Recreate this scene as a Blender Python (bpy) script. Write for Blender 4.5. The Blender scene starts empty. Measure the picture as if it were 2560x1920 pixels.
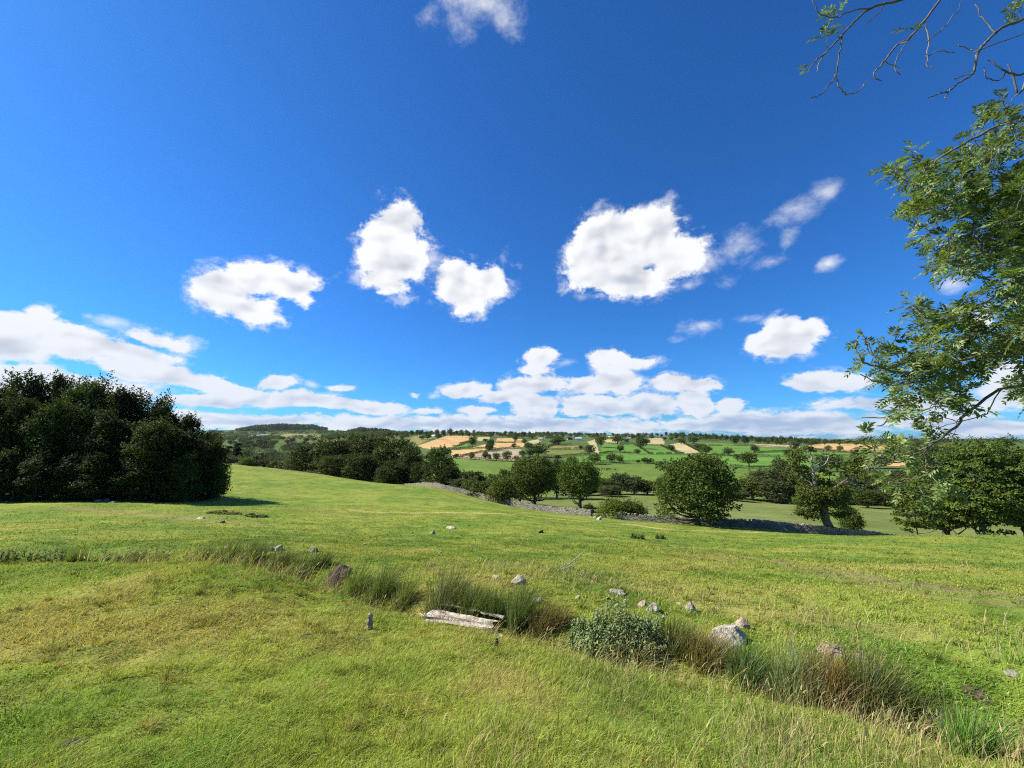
import bpy, bmesh, math, random
import numpy as np
from mathutils import Matrix, Vector

R = math.radians
rng = np.random.default_rng(7)
random.seed(7)
SC = bpy.context.scene
COL = SC.collection
EYE = 1.65                       # eye above the turf; z = 0 is the ground under the camera
PITCH = R(7.7)
F = 1000.0                       # focal length in photo pixels (2560 wide)
CP, SP = math.cos(PITCH), math.sin(PITCH)

# ------------------------------------------------------------------ measuring
def ray(u, v):
    a, b = u - 1280.0, 960.0 - v
    return np.array([a, F * CP - b * SP, F * SP + b * CP])

def at(u, v, y):                 # the point at forward distance y that the photograph shows at (u, v)
    d = ray(u, v)
    return np.array([d[0] / d[1] * y, y, EYE + d[2] / d[1] * y])

def project(x, y, z):
    z = z - EYE
    w = np.maximum(y * CP + z * SP, 1e-6)
    return 1280 + F * x / w, 960 - F * (-y * SP + z * CP) / w

# ------------------------------------------------------------------ noise
def _hash(ix, iy, seed):
    with np.errstate(over='ignore'):
        h = ix.astype(np.int64).astype(np.uint32) * np.uint32(374761393) + iy.astype(np.int64).astype(np.uint32) * np.uint32(668265263) + np.uint32((seed * 1274126177) & 0xffffffff)
        h = (h ^ (h >> np.uint32(13))) * np.uint32(1274126177)
        h = h ^ (h >> np.uint32(16))
    return (h & np.uint32(0xffff)).astype(np.float64) / 65535.0

def vnoise(x, y, seed=0):
    x = np.asarray(x, float); y = np.asarray(y, float)
    ix, iy = np.floor(x), np.floor(y)
    fx, fy = x - ix, y - iy
    fx = fx * fx * (3 - 2 * fx); fy = fy * fy * (3 - 2 * fy)
    a, b = _hash(ix, iy, seed), _hash(ix + 1, iy, seed)
    c, d = _hash(ix, iy + 1, seed), _hash(ix + 1, iy + 1, seed)
    return (a + (b - a) * fx) * (1 - fy) + (c + (d - c) * fx) * fy

def fbm(x, y, seed=0, octv=4):
    s, a, t = 0.0, 1.0, 0.0
    for i in range(octv):
        s = s + a * vnoise(x, y, seed + 17 * i); t += a
        x = x * 2.03 + 5.1; y = y * 2.03 - 3.7; a *= 0.5
    return s / t

def smooth(a, b, x):
    t = np.clip((x - a) / (b - a), 0, 1)
    return t * t * (3 - 2 * t)

# ------------------------------------------------------------------ mesh building
def build(name, V, quads=None, tris=None, mats=(), midx=None, col=None, parent=None, smooth_shade=False, link=True):
    me = bpy.data.meshes.new(name)
    V = np.asarray(V, np.float32)
    q = np.zeros((0, 4), np.int32) if quads is None else np.asarray(quads, np.int32).reshape(-1, 4)
    t = np.zeros((0, 3), np.int32) if tris is None else np.asarray(tris, np.int32).reshape(-1, 3)
    me.vertices.add(len(V)); me.vertices.foreach_set('co', V.ravel())
    nl = q.size + t.size
    me.loops.add(nl); me.loops.foreach_set('vertex_index', np.concatenate([q.ravel(), t.ravel()]))
    st = np.concatenate([np.arange(len(q)) * 4, q.size + np.arange(len(t)) * 3]).astype(np.int32)
    me.polygons.add(len(q) + len(t)); me.polygons.foreach_set('loop_start', st)
    if midx is not None: me.polygons.foreach_set('material_index', np.asarray(midx, np.int32))
    me.polygons.foreach_set('use_smooth', np.full(len(q) + len(t), bool(smooth_shade)))
    me.update(calc_edges=True)
    if col is not None:
        a = me.attributes.new('Col', 'FLOAT_COLOR', 'POINT')
        c = np.ones((len(V), 4), np.float32); c[:, :3] = col
        a.data.foreach_set('color', c.ravel())
    for m in mats: me.materials.append(m)
    if not link: return me
    o = bpy.data.objects.new(name, me); COL.objects.link(o)
    if parent: o.parent = parent
    return o

class MB:                        # collects vertices and faces of one mesh
    def __init__(s): s.V, s.Q, s.T, s.C, s.n = [], [], [], [], 0
    def add(s, V, Q=None, T=None, C=(1, 1, 1)):
        V = np.asarray(V, float)
        s.V.append(V)
        if Q is not None and len(Q): s.Q.append(np.asarray(Q) + s.n)
        if T is not None and len(T): s.T.append(np.asarray(T) + s.n)
        s.C.append(np.broadcast_to(np.asarray(C, float), (len(V), 3)))
        s.n += len(V)
    def tube(s, P, rad, sides=6, C=(1, 1, 1), cap=True):
        P = np.asarray(P, float); n = len(P)
        rad = np.broadcast_to(np.asarray(rad, float), (n,))
        T = np.gradient(P, axis=0); T /= np.linalg.norm(T, axis=1, keepdims=True) + 1e-9
        ref = np.array([0.31, 0.17, 0.93]) if abs(T[0] @ np.array([0.31, 0.17, 0.93])) < 0.9 else np.array([0.93, .2, .3])
        N = np.cross(T, ref); N /= np.linalg.norm(N, axis=1, keepdims=True) + 1e-9
        B = np.cross(T, N)
        a = np.arange(sides) * 2 * math.pi / sides
        ring = P[:, None] + rad[:, None, None] * (np.cos(a)[None, :, None] * N[:, None] + np.sin(a)[None, :, None] * B[:, None])
        i = np.arange(n - 1)[:, None] * sides; j = np.arange(sides)[None]; k = (j + 1) % sides
        Q = np.stack([i + j, i + k, i + sides + k, i + sides + j], -1).reshape(-1, 4)
        V = ring.reshape(-1, 3)
        if cap:
            V = np.vstack([V, P[-1] + T[-1] * rad[-1] * .6, P[0]])
            e = n * sides; l = (n - 1) * sides
            T3 = [[l + x, l + (x + 1) % sides, e] for x in range(sides)] + [[(x + 1) % sides, x, e + 1] for x in range(sides)]
        else: T3 = None
        s.add(V, Q, T3, C)
    def box(s, c, ax, ay, az, C=(1, 1, 1), jit=0.0):
        sg = np.array([[-1, -1, -1], [1, -1, -1], [1, 1, -1], [-1, 1, -1], [-1, -1, 1], [1, -1, 1], [1, 1, 1], [-1, 1, 1]], float)
        V = np.asarray(c) + sg @ np.array([ax, ay, az])
        if jit: V = V + rng.normal(0, jit, (8, 3))
        s.add(V, [[0, 3, 2, 1], [4, 5, 6, 7], [0, 1, 5, 4], [1, 2, 6, 5], [2, 3, 7, 6], [3, 0, 4, 7]], None, C)
    def build(s, name, mats, parent=None, smooth_shade=False, link=True):
        return build(name, np.vstack(s.V), np.vstack(s.Q) if s.Q else None, np.vstack(s.T) if s.T else None, mats, None, np.vstack(s.C), parent, smooth_shade, link)

def tag(o, label=None, cat=None, group=None, kind=None):
    if label: o['label'] = label
    if cat: o['category'] = cat
    if group: o['group'] = group
    if kind: o['kind'] = kind
    return o

def thing(name, loc, label, cat, group=None, rz=0.0):
    o = bpy.data.objects.new(name, None); COL.objects.link(o)
    o.empty_display_size = 0.2
    o.location = loc; o.rotation_euler = (0, 0, rz)
    return tag(o, label, cat, group)

def curve(pts, n):               # smooth polyline through points (Catmull-Rom)
    P = np.asarray(pts, float)
    P = np.vstack([2 * P[0] - P[1], P, 2 * P[-1] - P[-2]])
    out = []
    for i in range(1, len(P) - 2):
        t = np.linspace(0, 1, n, endpoint=False)[:, None]
        a, b, c, d = P[i - 1], P[i], P[i + 1], P[i + 2]
        out.append(0.5 * (2 * b + (c - a) * t + (2 * a - 5 * b + 4 * c - d) * t ** 2 + (3 * b - a - 3 * c + d) * t ** 3))
    return np.vstack(out + [P[-2][None]])

# ------------------------------------------------------------------ materials
def new_mat(name):
    m = bpy.data.materials.new(name); m.use_nodes = True
    nt = m.node_tree; nt.nodes.clear()
    return m, nt

class NB:                        # small node-tree helper
    def __init__(s, nt): s.nt = nt
    def n(s, typ, ins=None, **props):
        nd = s.nt.nodes.new(typ)
        for k, v in props.items(): setattr(nd, k, v)
        for k, v in (ins or {}).items():
            sk = nd.inputs[k]
            if hasattr(v, 'is_output') or isinstance(v, bpy.types.NodeSocket): s.nt.links.new(v, sk)
            else: sk.default_value = v
        return nd
    def math(s, op, a, b=0.0, c=0.0, clamp=False):
        return s.n('ShaderNodeMath', {0: a, 1: b, 2: c}, operation=op, use_clamp=clamp).outputs[0]
    def vmath(s, op, a, b=None, scale=None):
        d = {0: a}
        if b is not None: d[1] = b
        nd = s.n('ShaderNodeVectorMath', d, operation=op)
        if scale is not None: nd.inputs['Scale'].default_value = scale
        return nd
    def mix(s, f, a, b, mode='MIX'):
        nd = s.nt.nodes.new('ShaderNodeMix'); nd.data_type = 'RGBA'; nd.blend_type = mode
        for sk, v in ((nd.inputs[0], f), (nd.inputs[6], a), (nd.inputs[7], b)):
            if isinstance(v, bpy.types.NodeSocket): s.nt.links.new(v, sk)
            elif sk.type == 'RGBA': sk.default_value = (*v, 1) if len(v) == 3 else v
            else: sk.default_value = v
        return nd.outputs[2]
    def noise(s, vec, scale, detail=3.0, rough=0.5, out=0):
        return s.n('ShaderNodeTexNoise', {'Vector': vec, 'Scale': scale, 'Detail': detail, 'Roughness': rough}).outputs[out]
    def ramp(s, f, lo, hi, a=0.0, b=1.0):
        return s.n('ShaderNodeMapRange', {0: f, 1: lo, 2: hi, 3: a, 4: b}, interpolation_type='SMOOTHSTEP').outputs[0]

def leaf_material(name, trans=0.3, rough=0.55, vary=0.35, spec=0.3, tint=(1.25, 1.2, .55)):
    m, nt = new_mat(name); B = NB(nt)
    col = B.n('ShaderNodeAttribute', attribute_name='Col').outputs['Color']
    rnd = B.n('ShaderNodeObjectInfo').outputs['Random']
    k = B.n('ShaderNodeMapRange', {0: rnd, 3: 1 - vary / 2, 4: 1 + vary / 2}).outputs[0]
    col = B.mix(1.0, col, B.n('ShaderNodeCombineColor', {0: k, 1: k, 2: k}).outputs[0], 'MULTIPLY')
    hs = B.n('ShaderNodeHueSaturation', {'Hue': B.n('ShaderNodeMapRange', {0: B.math('FRACT', B.math('MULTIPLY', rnd, 7.31)), 3: .485, 4: .512}).outputs[0], 'Saturation': 1.0, 'Value': 1.0, 'Color': col}).outputs[0]
    p = B.n('ShaderNodeBsdfPrincipled', {'Base Color': hs, 'Roughness': rough, 'Specular IOR Level': spec})
    tc = B.mix(1.0, hs, tint, 'MULTIPLY')
    t = B.n('ShaderNodeBsdfTranslucent', {'Color': tc})
    mx = B.n('ShaderNodeMixShader', {0: trans, 1: p.outputs[0], 2: t.outputs[0]})
    B.n('ShaderNodeOutputMaterial', {0: mx.outputs[0]})
    return m

def rough_material(name, scale, contrast=0.5, bump=0.5, rough=0.9, dist=0.02, spots=None):
    """Col attribute times a mottled noise, with bump."""
    m, nt = new_mat(name); B = NB(nt)
    pos = B.n('ShaderNodeTexCoord').outputs['Object']
    col = B.n('ShaderNodeAttribute', attribute_name='Col').outputs['Color']
    n1 = B.noise(pos, scale, 6, .65)
    n2 = B.noise(pos, scale * .21, 3, .6)
    f = B.math('ADD', B.math('MULTIPLY', n1, 1.0), B.math('MULTIPLY', n2, .7))
    k = B.ramp(f, .45, 1.25, 1 - contrast, 1 + contrast)
    c = B.mix(1.0, col, B.n('ShaderNodeCombineColor', {0: k, 1: k, 2: k}).outputs[0], 'MULTIPLY')
    if spots:
        s = B.ramp(B.noise(pos, scale * .6, 4, .6), .56, .66)
        c = B.mix(s, c, spots)
    bp = B.n('ShaderNodeBump', {'Strength': bump, 'Distance': dist, 'Height': n1})
    p = B.n('ShaderNodeBsdfPrincipled', {'Base Color': c, 'Roughness': rough, 'Specular IOR Level': .2, 'Normal': bp.outputs[0]})
    B.n('ShaderNodeOutputMaterial', {0: p.outputs[0]})
    return m

M_LEAF = leaf_material('tree_leaves', .30, .65, .35, .15)
M_ASH = leaf_material('ash_leaves', .36, .42, .0, .35, (1.1, 1.15, .5))
M_GRASS = leaf_material('grass_blades', .35, .75, .0, .08, (1.2, 1.12, .6))
M_RUSH = leaf_material('rush_stems', .3, .6, .2, .08, (1.1, 1.1, .7))
M_BARK = rough_material('bark', 6, .5, .8, .9, .05)
M_TWIG = rough_material('twig_bark', 25, .45, .5, .85, .01)
M_STONE = rough_material('field_stone', 14, .6, 1.0, .95, .06, (.20, .18, .12))
M_WALL = rough_material('wall_stone', 5, .35, .6, .95, .04)
M_SOIL = rough_material('soil', 22, .5, .9, 1.0, .03)
M_WOOD = rough_material('weathered_wood', 20, .6, 1.0, .95, .03)
M_PAINT = rough_material('house_walls', 2, .1, .1, .9, .01)
M_METAL = rough_material('galvanised_metal', 5, .25, .1, .5, .01)
M_COW = rough_material('cow_hide', 3, .2, .1, .8, .01)
# ------------------------------------------------------------------ the lie of the land
# surveyed points: (u, v, forward distance); height follows from the sight line
SURVEY = [
 (1280,1920,2.5),(0,1920,2.6),(2560,1920,3.0),(640,1920,2.5),(1900,1920,2.75),
 (0,1650,4.7),(640,1650,4.5),(1280,1700,4.2),(1900,1770,4.1),
 (0,1400,12),(300,1395,11.5),(560,1405,10),(760,1450,8.6),(900,1490,7.6),(1040,1535,6.7),(1270,1572,6.0),(1480,1640,5.2),
 (1700,1690,4.9),(1900,1740,4.6),(2350,1850,4.0),
 (1300,1450,9.5),(1840,1600,6.6),(1860,1565,7.3),(2100,1640,6.0),(2480,1720,5.2),(690,1370,12.5),(830,1425,10.0),(1630,1515,8.3),
 (1280,1400,13),(1280,1350,25),(1280,1300,46),(1280,1284,60),(1300,1272,85),
 (1600,1400,14),(1600,1350,28),(1600,1320,48),(1600,1303,69),
 (1080,1218,110),(1080,1250,72),(1080,1300,42),(1080,1350,24),
 (800,1185,138),(800,1200,105),(800,1250,62),(800,1300,38),(800,1350,21),
 (560,1158,165),(560,1200,85),(560,1250,54),(560,1300,33),(560,1350,17.5),
 (300,1240,52),(300,1300,32),(300,1350,17),(0,1245,48),(0,1300,30),(0,1350,16),
 (1900,1322,62),(1900,1350,36),(1900,1400,17),(1900,1500,8.6),
 (2250,1338,45),(2250,1400,17),(2250,1500,8.3),(2560,1342,42),(2560,1400,17),(2560,1500,8.0),(2560,1600,6.0),
 (1700,1290,95),(1700,1245,190),(2100,1290,110),(2100,1275,150),(1950,1262,180),(2200,1285,140),
 (1600,1200,330),(1600,1160,480),(1600,1137,680),(1600,1110,950),(1600,1095,1250),(1600,1089,1600),
 (1200,1190,320),(1200,1150,480),(1200,1125,700),(1100,1100,1000),(1100,1092,1200),(1000,1120,800),(1200,1088,1500),
 (700,1168,420),(700,1127,700),(650,1106,1100),(700,1090,1900),(700,1073,3200),(560,1076,3000),(850,1077,3000),(1000,1083,2200),
 (2000,1180,380),(2000,1150,520),(2000,1125,800),(2000,1113,1000),(2060,1107,1250),(2000,1103,1500),(2560,1106,1500),
 (2400,1180,330),(2400,1140,600),(2400,1115,1000),
]
SURVEY_Z = [  # hidden ground and ground outside the picture: (u, forward distance, height above the eye)
 (1080,150,-20),(800,165,-15.2),(800,200,-24),(560,210,-15.5),(560,280,-28),(0,200,-12),(0,350,-30),(0,90,-7.5),(300,90,-8),
 (2250,58,-14.6),(2560,58,-14.8),(2560,90,-20),(2560,160,-28),(1300,150,-23),(1300,240,-31),(1700,235,-30.5),(2100,205,-31),
 (560,5000,70),(1000,5000,30),(1600,5000,-5),(2560,3000,-26),(2560,6500,-36),(0,1500,-5),(0,5000,60),(1600,2600,8),(1100,3000,28),
 (560,6500,60),(1300,6500,-10),(2000,3000,-20),(2000,6500,-36),
]
SURVEY_XY = [ # (azimuth in degrees, distance, height above the eye)
 (0,.8,-1.66),(-50,.8,-1.65),(50,.8,-1.68),
 (-80,3,-1.8),(-80,12,-2.8),(-80,40,-5),(-80,150,-8),(-80,1000,-10),(-80,6000,20),(80,3,-2.1),(80,12,-3.2),(80,40,-9),(80,150,-26),(80,1000,-25),(80,6000,-36),
 (-130,3,-1.5),(-130,30,-1),(-130,300,4),(-130,6000,20),(130,3,-1.7),(130,30,-3),(130,300,-10),(130,6000,-20),
 (-178,3,-1.4),(-178,30,2),(-178,300,10),(-178,6000,20),(178,3,-1.4),(178,30,2),(178,300,10),(178,6000,20)]
RK = 3.0
_pts = []
for u, v, y in SURVEY:
    p = at(u, v, y); _pts.append((math.atan2(p[0], p[1]), math.hypot(p[0], p[1]), p[2] - EYE))
for u, y, z in SURVEY_Z:
    x = (u - 1280) / 1009 * y; _pts.append((math.atan2(x, y), math.hypot(x, y), z))
for a, r, z in SURVEY_XY: _pts.append((R(a), r, z))
_pts = np.array(_pts)
_K = 2.2
_XY = np.stack([_pts[:, 0] * _K, np.log(_pts[:, 1])], 1)
_val = _pts[:, 2] / (_pts[:, 1] + RK)
def _phi(d2): return 0.5 * d2 * np.log(d2 + 1e-9)
_n = len(_XY)
_A = _phi(((_XY[:, None] - _XY[None]) ** 2).sum(-1)) + np.eye(_n) * 2e-3
_Pm = np.hstack([np.ones((_n, 1)), _XY])
_S = np.linalg.solve(np.block([[_A, _Pm], [_Pm.T, np.zeros((3, 3))]]), np.concatenate([_val, np.zeros(3)]))
def land(phi, r):                # smooth land form: height above z = 0
    sh = np.shape(phi); X = np.stack([np.ravel(phi) * _K, np.log(np.ravel(r))], 1)
    out = np.empty(len(X))
    for i in range(0, len(X), 20000):
        x = X[i:i + 20000]
        d2 = (x ** 2).sum(1)[:, None] + (_XY ** 2).sum(1)[None] - 2 * x @ _XY.T
        out[i:i + 20000] = _phi(np.maximum(d2, 0)) @ _S[:_n] + _S[_n] + x @ _S[_n + 1:]
    return (out * (np.ravel(r) + RK)).reshape(sh) + EYE

# the ditch: a little stream bed behind the bank we stand on
BANK = [(-700,1400,14),(-300,1400,13),(0,1398,12),(300,1395,11.4),(560,1405,10),(760,1450,8.6),(900,1490,7.6),(1040,1533,6.7),(1270,1572,6.0),(1480,1640,5.25),(1700,1690,4.9),(1900,1740,4.6),(2350,1850,4.0),(2900,1960,3.6)]
_b = np.array([at(*p) for p in BANK])[:, :2]
DITCH = curve(_b + np.array([0.12, 0.62]) * 1.0, 6)
DITCH_W = np.interp(DITCH[:, 0], [-12, -8, -5, -2, 0, 3, 6], [.5, .6, .8, .8, .7, .75, .8])
def ditch_dist(x, y):
    x = np.ravel(x); y = np.ravel(y)
    best = np.full(x.shape, 1e9); side = np.zeros(x.shape)
    for a, b in zip(DITCH[:-1], DITCH[1:]):
        d = b - a; L = d @ d
        t = np.clip(((x - a[0]) * d[0] + (y - a[1]) * d[1]) / L, 0, 1)
        ex, ey = x - a[0] - t * d[0], y - a[1] - t * d[1]
        q = ex * ex + ey * ey
        m = q < best
        best[m] = q[m]; side[m] = np.sign(d[0] * ey - d[1] * ex)[m]
    return np.sqrt(best), side

def ground_z(x, y):
    x = np.asarray(x, float); y = np.asarray(y, float)
    r = np.maximum(np.hypot(x, y), .3); phi = np.arctan2(x, y)
    z = land(phi, r)
    near = r < 30
    if near.any():
        dd = np.full(r.shape, 9.0)
        d, sd = ditch_dist(x[near], y[near])
        w = np.where(sd > 0, 0.75, 0.42)
        dd[near] = d / w
        z = z - 0.78 * np.exp(-dd ** 2) * smooth(30, 16, r)
    k = smooth(0.5, 2.5, r)
    z = z + k * smooth(120, 20, r) * ((fbm(x * 1.7, y * 1.7, 3, 3) - .5) * .13 + (fbm(x * .35, y * .35, 9, 2) - .5) * .22)
    z = z + smooth(15, 60, r) * smooth(900, 200, r) * (fbm(x * .07, y * .07, 5, 2) - .5) * .5
    return z

def gz(x, y): return float(ground_z(np.array([x]), np.array([y]))[0])

def hit(u, v, ymin=1.5, ymax=6000):  # first ground met by the sight line
    d = ray(u, v); y = np.geomspace(ymin, ymax, 900)
    x = d[0] / d[1] * y; z = EYE + d[2] / d[1] * y
    g = ground_z(x, y); k = np.nonzero(z < g)[0]
    if not len(k): return np.array([x[-1], y[-1], g[-1]])
    i = k[0]
    if i == 0: return np.array([x[0], y[0], g[0]])
    a, b = z[i - 1] - g[i - 1], z[i] - g[i]; t = a / (a - b)
    yy = y[i - 1] + t * (y[i] - y[i - 1])
    return np.array([d[0] / d[1] * yy, yy, g[i - 1] + t * (g[i] - g[i - 1])])

# ------------------------------------------------------------------ turf colours (what grows, not how it is lit)
LUSH, YEL, STRAW, DEEP = np.array([.126, .194, .032]), np.array([.212, .246, .042]), np.array([.36, .295, .105]), np.array([.055, .105, .014])
def turf(x, y, seed=0):
    r = np.hypot(x, y)
    a = fbm(x * .55, y * .55, 21 + seed, 3)
    b = fbm(x * .16, y * .16, 31 + seed, 3)
    c = fbm(x * 1.9, y * 1.9, 41 + seed, 3)
    u = x / np.maximum(y, .3)
    yel = smooth(.32, .60, .55 * a + .45 * b)
    dry = smooth(.52, .72, .45 * a + .35 * b + .2 * c + .07 * smooth(-.2, -1.1, u) * smooth(13, 8, r) - .05 * smooth(14, 25, r))
    deep = smooth(.56, .72, .6 * c + .4 * fbm(x * .9, y * .9, 61, 2))
    col = LUSH + (YEL - LUSH) * yel[..., None]
    col = col + (STRAW - col) * (dry * .43)[..., None]
    col = col + (DEEP - col) * (deep * .52)[..., None]
    return col, dry

def line_mask(px, width, x, y, jitter=.0):   # distance mask along a ground line given by sight points
    P = np.array([hit(*p[:2])[:2] for p in px]); P = curve(P, 8)
    best = np.full(x.shape, 1e9)
    for a, b in zip(P[:-1], P[1:]):
        d = b - a; t = np.clip(((x - a[0]) * d[0] + (y - a[1]) * d[1]) / (d @ d + 1e-9), 0, 1)
        best = np.minimum(best, np.hypot(x - a[0] - t * d[0], y - a[1] - t * d[1]))
    n = fbm(x * .8, y * .8, 77, 3)
    return smooth(width * (1 + jitter * (n - .5) * 2) + .15 * width, width * .35, best)

WHEAT, STUB, BROWN, BRIGHT, MEAD, OLIVE = [np.array(c) for c in ([.50, .315, .13], [.43, .35, .17], [.34, .27, .165], [.108, .210, .034], [.118, .178, .032], [.215, .195, .06])]
FIELDS = [  # farmland beyond the valley: corners as seen from here, crop colour, name
 (MEAD, [(960,1150),(1133,1145),(1290,1152),(1330,1185),(1300,1200),(980,1200)], 'meadow'),
 (MEAD, [(1290,1159),(1483,1160.5),(1660,1160.5),(1720,1175),(1700,1240),(1290,1240)], 'meadow'),
 (MEAD, [(1690,1168),(1820,1171),(2030,1175),(2330,1180),(2330,1250),(1690,1250)], 'meadow'),
 (WHEAT, [(1044,1114),(1119,1089),(1184,1090),(1171,1106),(1133,1117),(1081,1124),(1059,1120)], 'wheat_field'),
 (OLIVE, [(1015,1100),(1046,1087),(1080,1096),(1045,1112)], 'pasture'),
 (BRIGHT, [(1133,1119),(1171,1106.7),(1171,1118),(1139,1120)], 'pasture'),
 (WHEAT, [(1120,1126),(1219,1121.5),(1217,1128),(1189,1134),(1130,1142)], 'wheat_field'),
 (WHEAT, [(1178,1120.5),(1213,1110),(1219,1121)], 'wheat_field'),
 (WHEAT, [(1234,1106.7),(1312,1107.7),(1310,1116),(1278,1121),(1232,1122)], 'wheat_field'),
 (WHEAT, [(1242,1095.5),(1283,1095.5),(1285,1104),(1240,1105)], 'wheat_field'),
 (WHEAT, [(1293,1097.5),(1311,1097.5),(1310,1107),(1291,1107)], 'wheat_field'),
 (BROWN, [(1140,1144),(1211,1129.6),(1238,1125.6),(1300,1121.7),(1310,1135.6),(1288,1152),(1140,1146)], 'stubble_field'),
 (STUB, [(1194,1092.5),(1226,1092.5),(1224,1102),(1192,1102)], 'stubble_field'),
 (OLIVE, [(1368,1119.7),(1391,1114.5),(1451,1114.5),(1460,1122),(1368,1124)], 'pasture'),
 (MEAD * .6 + OLIVE * .4, [(1360,1125.4),(1461,1124.4),(1459,1137),(1400,1142),(1360,1138)], 'pasture'),
 (STUB, [(1469,1104.5),(1487,1098),(1499,1135),(1485,1128)], 'stubble_field'),
 (BRIGHT, [(1509,1109),(1585,1110),(1624,1134.6),(1549,1130.5),(1499,1135.6),(1501,1119.7)], 'pasture'),
 (BRIGHT, [(1616,1113.5),(1650,1114.5),(1690,1132.5),(1626,1135),(1604,1122)], 'pasture'),
 (BRIGHT, [(1380,1158),(1415,1145),(1467,1139.6),(1539,1133.6),(1622,1136.6),(1720,1137.6),(1700,1159),(1598,1159),(1499,1155)], 'pasture'),
 (STUB, [(1622,1095.5),(1656,1095.5),(1664,1112),(1618,1112)], 'stubble_field'),
 (STUB, [(1676,1111),(1704,1106),(1750,1131),(1714,1134),(1686,1122)], 'stubble_field'),
 (STUB, [(1511,1099),(1545,1098),(1549,1108),(1508,1108)], 'stubble_field'),
 (STUB, [(1500,1090),(1541,1090),(1541,1093),(1500,1093)], 'stubble_field'),
 (BRIGHT * .6 + MEAD * .4, [(1740,1106),(1830,1109.5),(1837,1114),(1750,1113)], 'pasture'),
 (BRIGHT * .6 + MEAD * .4, [(1750,1114.5),(1882,1115),(1885,1132),(1847,1139),(1760,1137)], 'pasture'),
 (BRIGHT, [(1890,1119),(1966,1121),(1960,1129),(1886,1131)], 'pasture'),
 (BRIGHT, [(1882,1134),(1960,1131),(1968,1140.5),(1895,1140.5)], 'pasture'),
 (BRIGHT, [(1780,1141),(1825,1141.5),(2030,1145),(2030,1171),(1895,1170),(1843,1166.5),(1780,1157)], 'pasture'),
 (BRIGHT * .5 + MEAD * .5, [(2010,1129),(2120,1133),(2122,1143),(1998,1141)], 'pasture'),
 (WHEAT, [(2016,1113.5),(2058,1109),(2250,1110),(2250,1131),(2124,1129.5),(2034,1121.5)], 'wheat_field'),
 (STUB, [(1865,1109),(2000,1114),(2000,1119.5),(1909,1117.5)], 'stubble_field'),
 (OLIVE * .55 + STUB * .3, [(645,1095),(725,1084),(769,1086),(830,1088),(790,1094.5),(719,1097)], 'hill_pasture'),
 (MEAD, [(655,1118),(679,1113),(677,1122)], 'pasture'),
 (MEAD, [(690,1114),(742,1108),(740,1118),(697,1120)], 'pasture'),
 (OLIVE * .8, [(803,1110),(920,1104),(920,1109),(838,1118),(803,1121)], 'pasture'),
 (STUB * .9, [(765,1112),(792,1112),(790,1121),(767,1122)], 'stubble_field'),
 (WHEAT, [(799,1103),(856,1100.5),(856,1106),(801,1109)], 'wheat_field'),
 (STUB, [(893,1096),(922,1096),(922,1102),(893,1103)], 'stubble_field'),
 (OLIVE, [(930,1106),(1010,1100),(1010,1106),(940,1112)], 'pasture'),
 (STUB, [(1320,1103),(1345,1098),(1352,1106),(1330,1110)], 'stubble_field'),
 (STUB, [(1340,1188),(1340,1188.1),(1340.1,1188)], 'stubble_field'),
 (WHEAT, [(2210,1152),(2330,1158),(2330,1168),(2215,1164)], 'wheat_field'),
]
def in_poly(px, u, v):
    ins = np.zeros(u.shape, bool); n = len(px)
    for i in range(n):
        (x1, y1), (x2, y2) = px[i], px[(i + 1) % n]
        c = ((y1 > v) != (y2 > v)) & (u < (x2 - x1) * (v - y1) / ((y2 - y1) if y2 != y1 else 1e-9) + x1)
        ins ^= c
    return ins

TRACKS = [   # worn lines: (sight points, half width, colour of the bare or dry strip, strength)
        ([(1690,1372),(1800,1385),(1950,1405),(2150,1440),(2350,1470),(2600,1500)], .5, (.21, .17, .09), .75),
        ([(1690,1384),(1800,1397),(1950,1420),(2150,1458),(2350,1490),(2600,1522)], .35, (.18, .16, .07), .6),
        ([(880,1275),(980,1282),(1120,1281),(1250,1284),(1420,1300),(1560,1311),(1680,1326)], .8, (.42, .35, .13), .8),
        ([(1560,1309),(1680,1324),(1800,1328),(1900,1331)], .9, (.42, .34, .14), .6),
        ([(700,1340),(820,1338),(1000,1342),(1200,1346),(1400,1352),(1560,1362)], .22, (.10, .12, .03), .7),
        ([(180,1270),(360,1285),(520,1300),(640,1312)], 1.6, (.24, .20, .08), .55),
        ([(700,1272),(800,1278),(900,1285)], 1.3, (.19, .15, .06), .5),
        ([(1500,1458),(1700,1495),(1850,1530),(2050,1555),(2300,1580)], .5, (.30, .26, .09), .45)]
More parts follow.
